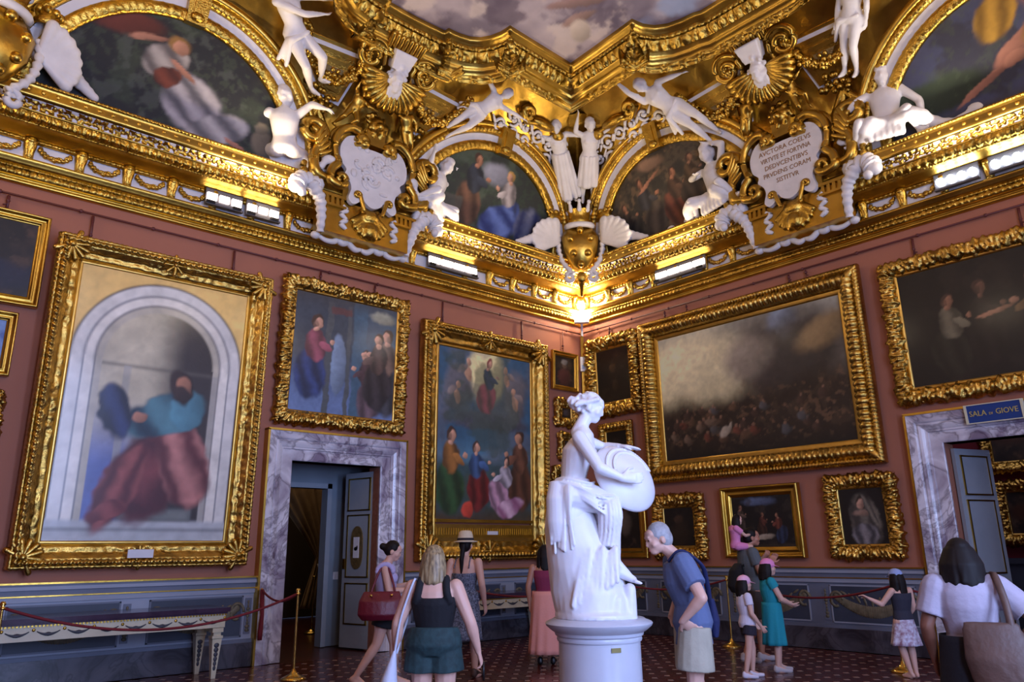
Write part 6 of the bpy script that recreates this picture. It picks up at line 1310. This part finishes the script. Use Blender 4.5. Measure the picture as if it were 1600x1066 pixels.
b = MB(); b.tube(crom([(.27, .07, .74), (.235, .09, .95), (.18, .1, 1.12), (.135, .06, 1.245), (.14, -.06, 1.16), (.2, -.06, .98), (.26, .05, .74)], 6, False), .007, 8, 1.2); b.build('strap', CANV, t)
# 3 woman with straw hat
p = P((-5.42, -3.0), (.88, .47), 1.62, pose(elR=(-.14, .02, .65), wrR=(-.13, -.06, .5), elL=(.13, .05, .65), wrL=(.12, .02, .51), knR=(-.05, -.05, .285), anR=(-.05, -.06, .05), toR=(-.06, -.17, .014), knL=(.05, .05, .29), anL=(.05, .15, .07), toL=(.055, .07, .014)), 'woman in dark speckled dress and straw hat walking along the left wall', fem=.9, hf=(.15, -1, .05))
DRESS = mat('speckled_dress', rgb(130, 138, 160), .8, var=.8, vscale=55, col2=rgb(28, 34, 52), bump=.15, bscale=30)
b = p.torso(.01, 1, 3); p.add('bodice', b, DRESS); p.skirt(DRESS, .6, .27, .1, .135, 7, .05, cb=(0, .03))
b = MB(); [b.tube(crom([p.J['chest']+A3(q*.06, .066, .03), (p.J['shL']+p.J['shR'])/2+A3(q*.055, .01, .036), p.J['chest']+A3(q*.05, -.07, .03)], 6, False), .005, 6) for q in (-1, 1)]; p.add('strap', b, DRESS, .005, 0); p.hair(H_DK, 'tail')
t = MB(); t.lathe([(.001, .105), (.03, .11), (.048, .1), (.056, .07), (.062, .035), (.09, .03), (.093, .026), (.06, .022), (.001, .03)], 28); t.V = [v @ p.M.T+p.hp(0, .012, .0) for v in t.V]; scaled(t, p.h); hat = t.build('straw_hat', fab('straw', (206, 192, 166)), p.t)
t = MB(); t.lathe([(.0625, .037), (.0635, .045), (.0605, .055), (.059, .054)], 28); t.V = [v @ p.M.T+p.hp(0, .012, .0) for v in t.V]; scaled(t, p.h); t.build('hat_band', fab('hat_ribbon', (30, 28, 40)), hat)
b = MB(); [b.tube([p.J['an'+q]+A3(.024*math.cos(a), .024*math.sin(a), -.01) for a in np.linspace(0, 6.28, 14)], .004, 6) for q in 'LR']; p.add('sandal_strap', b, BLACK, rm=False); p.shoes(mat('sandal', rgb(70, 50, 44), .6), 'sandal', .02)
# 4 woman in salmon skirt
p = P((-3.95, -2.85), (.72, .7), 1.5, pose(elL=(.15, .03, .65), elR=(-.15, .03, .65)), 'dark-haired woman in long salmon skirt half hidden behind the statue', SK2, .9, voxel=.009)
b = p.torso(.012, 1, 4); p.add('top', b, fab('magenta_top', (128, 40, 72))); p.skirt(fab('salmon_skirt', (222, 150, 138)), .61, .09, .118, .155, 11, .05, k=.88); p.hair(H_DK, 'long', .1); p.shoes(BLACK, 'sandal', .022)
# 5 grey-haired man leaning forward
p = P((-6.3, -6.88), (-.76, .65), 1.67, pose(head=(0, -.115, .895), neck=(0, -.045, .83), chest=(0, -.012, .72), waist=(0, .018, .615), pelvis=(0, .02, .535), shL=(.108, -.03, .795), shR=(-.108, -.03, .795), elL=(.2, .02, .65), wrL=(.13, -.055, .55), elR=(-.2, .02, .65), wrR=(-.13, -.05, .55), hipL=(.055, .015, .52), hipR=(-.055, .015, .52), knL=(.058, -.0, .285), anL=(.058, .03, .05), toL=(.07, -.08, .014), knR=(-.058, .03, .285), anR=(-.058, .09, .05), toR=(-.07, -.02, .014)),
    'grey-haired man in blue shirt and beige shorts bending with hands on hips', SK1, bulk=1.03, hf=(.15, -1, -.28), hu=(0, -.3, 1), hands=(.3, .3), hdir={'L': (-.3, .6, -.45), 'R': (.3, .6, -.45)}, voxel=.0075)
p.tee(fab('blue_tee', (94, 108, 146), var=.12, vscale=4), hem=.05, f=.66, r=.05); p.shorts(fab('beige_shorts', (176, 168, 150), var=.15, vscale=8, bump=.4, bscale=14), .78, .07, .084, infl=.006); p.hair(H_GR, 'short'); p.shoes(mat('grey_shoe', rgb(110, 110, 118), .7))
t = tag(empty('shoulder_bag', p.t.location, p.t.rotation_euler), 'dark blue shoulder bag behind the grey-haired man', 'bag'); NAVY = fab('navy_cloth', (24, 32, 76)); b = MB(); b.loft([(A3(-.1, .2, .78), (.13, 0, 0), (0, .04, 0)), (A3(-.1, .2, .9), (.15, 0, 0), (0, .06, 0)), (A3(-.08, .19, 1.06), (.1, 0, 0), (0, .035, 0))], 16); link('bag_body', remesh(b, .012, 'bag_body', 2), NAVY, t)
b = MB(); b.tube(crom([(-.05, .19, 1.04), (.03, .155, 1.2), (.11, .1, 1.32), (.13, -.05, 1.42), (.08, -.14, 1.34)], 6, False), .012, 8, 1.6); b.build('strap', NAVY, t)
# 6 man carrying a child on his shoulders, 7 the child
FC = (.8, -.6)
p = P((-1.92, -4.72), FC, 1.7, pose(head=(0, -.03, .915), elL=(.13, -.03, .66), wrL=(.07, -.13, .76), elR=(-.14, -.02, .66), wrR=(-.08, -.13, .74), knR=(-.055, .03, .285), anR=(-.05, .12, .06), toR=(-.06, .02, .014), knL=(.058, -.06, .285), anL=(.058, -.05, .05), toL=(.07, -.16, .014)), 'dark-haired man in grey-green shirt carrying a child on his shoulders', SK2, hf=(-.1, -1, 0), hands=(.9, .9), voxel=.009)
p.tee(fab('grey_green_tee', (86, 92, 96)), hem=.04); p.shorts(fab('dark_shorts', (56, 48, 46)), .85, .068, .08, infl=.006); p.hair(H_DK, 'short'); p.shoes(mat('pale_shoe', rgb(176, 168, 172), .7))
t = tag(empty('backpack', p.t.location, p.t.rotation_euler), 'black backpack on the man carrying a child', 'backpack'); b = MB(); b.loft([(A3(0, .2, .86), (.13, 0, 0), (0, .08, 0)), (A3(0, .22, .95), (.15, 0, 0), (0, .11, 0)), (A3(0, .2, 1.15), (.14, 0, 0), (0, .09, 0)), (A3(0, .17, 1.24), (.08, 0, 0), (0, .04, 0))], 16); link('pack', remesh(b, .014, 'pack', 2), fab('black_cloth', (18, 18, 24)), t)
b = MB(); [b.tube(crom([(q*.1, .14, 1.2), (q*.11, .05, 1.34), (q*.11, -.08, 1.28), (q*.12, -.1, 1.1), (q*.14, .1, .95)], 5, False), .014, 7) for q in (-1, 1)]; b.build('strap', fab('black_cloth', (18, 18, 24)), t)
JC = pose(); 
for k in JC: JC[k] = JC[k]-A3(0, 0, .53)
JC.update(head=A3(0, -.06, .4), neck=A3(0, -.03, .31), chest=A3(0, -.01, .2), knL=A3(.12, -.2, -.01), anL=A3(.1, -.19, -.2), toL=A3(.1, -.28, -.24), knR=A3(-.12, -.2, -.01), anR=A3(-.1, -.19, -.2), toR=A3(-.1, -.28, -.24), elL=A3(.13, -.12, .16), wrL=A3(.06, -.24, .18), elR=A3(-.13, -.12, .16), wrR=A3(-.06, -.24, .18), hipL=A3(.06, -.01, .0), hipR=A3(-.06, -.01, .0))
PINK = fab('pink_cloth', (216, 132, 178)); p = P((-2.06, -4.615, 1.46), FC, .84, JC, 'small dark-haired child in pink riding on the man\'s shoulders', SK1, hf=(.1, -1, .0), child=.7, voxel=.008)
b = p.torso(.014, 0, 5); [p.sleeve(b, q, .6, .048) for q in 'LR']; p.add('pink_top', b, PINK); b = MB(); [b.cone(p.J['hip'+q], p.J['hip'+q]+(p.J['kn'+q]-p.J['hip'+q])*.6, .07, .055) for q in 'LR']; p.add('pink_shorts', b, PINK); p.hair(H_DK, 'bob', .05); p.shoes(PINK, 'pink_shoe')
# 8 girl in white top with pink cap
p = P((-3.1, -5.35), (.8, -.6), 1.1, pose(elL=(.13, -.03, .65), wrL=(.12, -.12, .53), elR=(-.14, -.0, .64), wrR=(-.12, -.1, .51), knR=(-.055, .03, .285), anR=(-.05, .08, .055), toR=(-.06, -.03, .014), knL=(.055, -.05, .285), anL=(.05, -.03, .05), toL=(.06, -.14, .014)), 'girl in pink cap, white top and dark shorts with white shoes', SK1, child=.5, hf=(0, -1, -.1), voxel=.007)
p.tee(fab('white_top', (214, 208, 226)), 'white_top', .0, .5, .044); p.shorts(fab('navy_shorts', (34, 30, 44)), .4, .068, .078, infl=.006); p.hair(H_DK, 'bob', .06); p.cap(fab('pink_cap_cloth', (232, 178, 204))); p.shoes(mat('white_shoe', rgb(214, 206, 220), .7), 'white_shoe')
# 9 girl in teal dress with pink cap
p = P((-2.5, -5.32), (.75, -.66), 1.28, pose(elL=(.13, -.06, .65), wrL=(.08, -.18, .6), elR=(-.13, -.06, .65), wrR=(-.06, -.18, .6), knL=(.055, -.05, .285), anL=(.05, -.04, .05), toL=(.06, -.15, .014)), 'girl in long teal dress and bright pink cap', SK1, child=.4, voxel=.008)
TEAL = fab('teal_cloth', (22, 140, 156)); b = p.torso(.012, 1, 5); [p.sleeve(b, q, .35, .045) for q in 'LR']; p.add('bodice', b, TEAL); p.skirt(TEAL, .62, .24, .108, .135, 8, .06); p.hair(H_DK, 'bob', .05); p.cap(fab('pink_cap_cloth2', (226, 140, 190))); p.shoes(mat('pale_shoe', rgb(176, 168, 172), .7))
t = tag(empty('cloth_bag', (-2.85, -5.2, .42)), 'coral cloth bag between the white top and the teal dress', 'bag'); b = MB(); b.loft([(A3(0, 0, 0), (.06, 0, 0), (0, .05, 0)), (A3(0, 0, .1), (.09, 0, 0), (0, .07, 0)), (A3(0, 0, .36), (.07, 0, 0), (0, .05, 0)), (A3(0, 0, .48), (.02, 0, 0), (0, .02, 0))], 14); link('bag_body', remesh(b, .01, 'bag_body', 2), fab('coral_cloth', (196, 70, 96)), t); b = MB(); b.tube(crom([(0, 0, .46), (.03, 0, .6), (.0, .02, .7)], 5, False), .01, 6); b.build('strap', fab('coral_cloth', (196, 70, 96)), t)
# 10 girl with blue cap
p = P((-1.9, -6.62), (.4, .9), 1.16, pose(head=(.01, -.02, .92), elL=(.2, -.04, .68), wrL=(.3, -.1, .74), elR=(-.13, .02, .65), wrR=(-.12, -.06, .55), knL=(.045, -.02, .285), anL=(.01, .02, .05), toL=(.02, -.08, .014), anR=(-.05, .02, .05)), 'girl in light blue cap and floral skirt leaning at the barrier rope', SK1, child=.5, voxel=.008)
b = p.torso(.012, 1, 4); p.add('dark_top', b, fab('dark_top', (44, 44, 58))); p.skirt(mat('floral_cloth', rgb(214, 214, 232), .8, var=.6, vscale=24, col2=rgb(150, 110, 128)), .6, .3, .085, .15, 8, .06); p.hair(H_DK, 'long', .13); p.cap(fab('blue_cap_cloth', (150, 168, 216)))
# 11 woman in white T-shirt
p = P((-6.08, -8.79), (.94, .34), 1.47, pose(elL=(.16, .03, .65), wrL=(.15, -.04, .51), elR=(-.24, .03, .68), wrR=(-.15, -.06, .57), head=(.005, -.015, .92)), 'dark curly-haired woman in white shirt seen from behind at right', SK3, .9, 1.08, hf=(.35, -1, -.1), hands=(.6, .6), hdir={'R': (.3, -.5, -.6)})
p.tee(fab('white_tee', (168, 158, 172), var=.1, vscale=5), hem=.07, f=.7, r=.052); p.skirt(fab('dark_skirt', (18, 16, 26)), .62, .3, .122, .15, 7, .04, k=.9); p.hair(H_DK, 'curly', .07)
t = tag(empty('shoulder_tote', p.t.location, p.t.rotation_euler), 'big slouchy brown tote bag on the white-shirt woman\'s shoulder', 'bag'); BRN = mat('brown_leather', rgb(92, 66, 56), .55, var=.25, vscale=5, bump=.3, bscale=18)
b = MB(); b.loft([(A3(-.2, .2, .52), (.13, 0, 0), (0, .05, 0)), (A3(-.2, .22, .62), (.22, 0, 0), (0, .08, 0)), (A3(-.14, .21, .8), (.2, 0, 0), (0, .075, 0)), (A3(-.1, .19, .96), (.15, 0, 0), (0, .04, 0)), (A3(-.1, .19, 1.0), (.14, 0, 0), (0, .02, 0))], 18); link('bag_body', remesh(b, .012, 'bag_body', 2), BRN, t)
b = MB(); b.tube(crom([(-.2, .2, .97), (-.19, .16, 1.12), (-.16, .06, 1.26), (-.14, -.06, 1.18), (-.14, .02, .98)], 6, False), .013, 8, 1.6); b.build('strap', BRN, t)
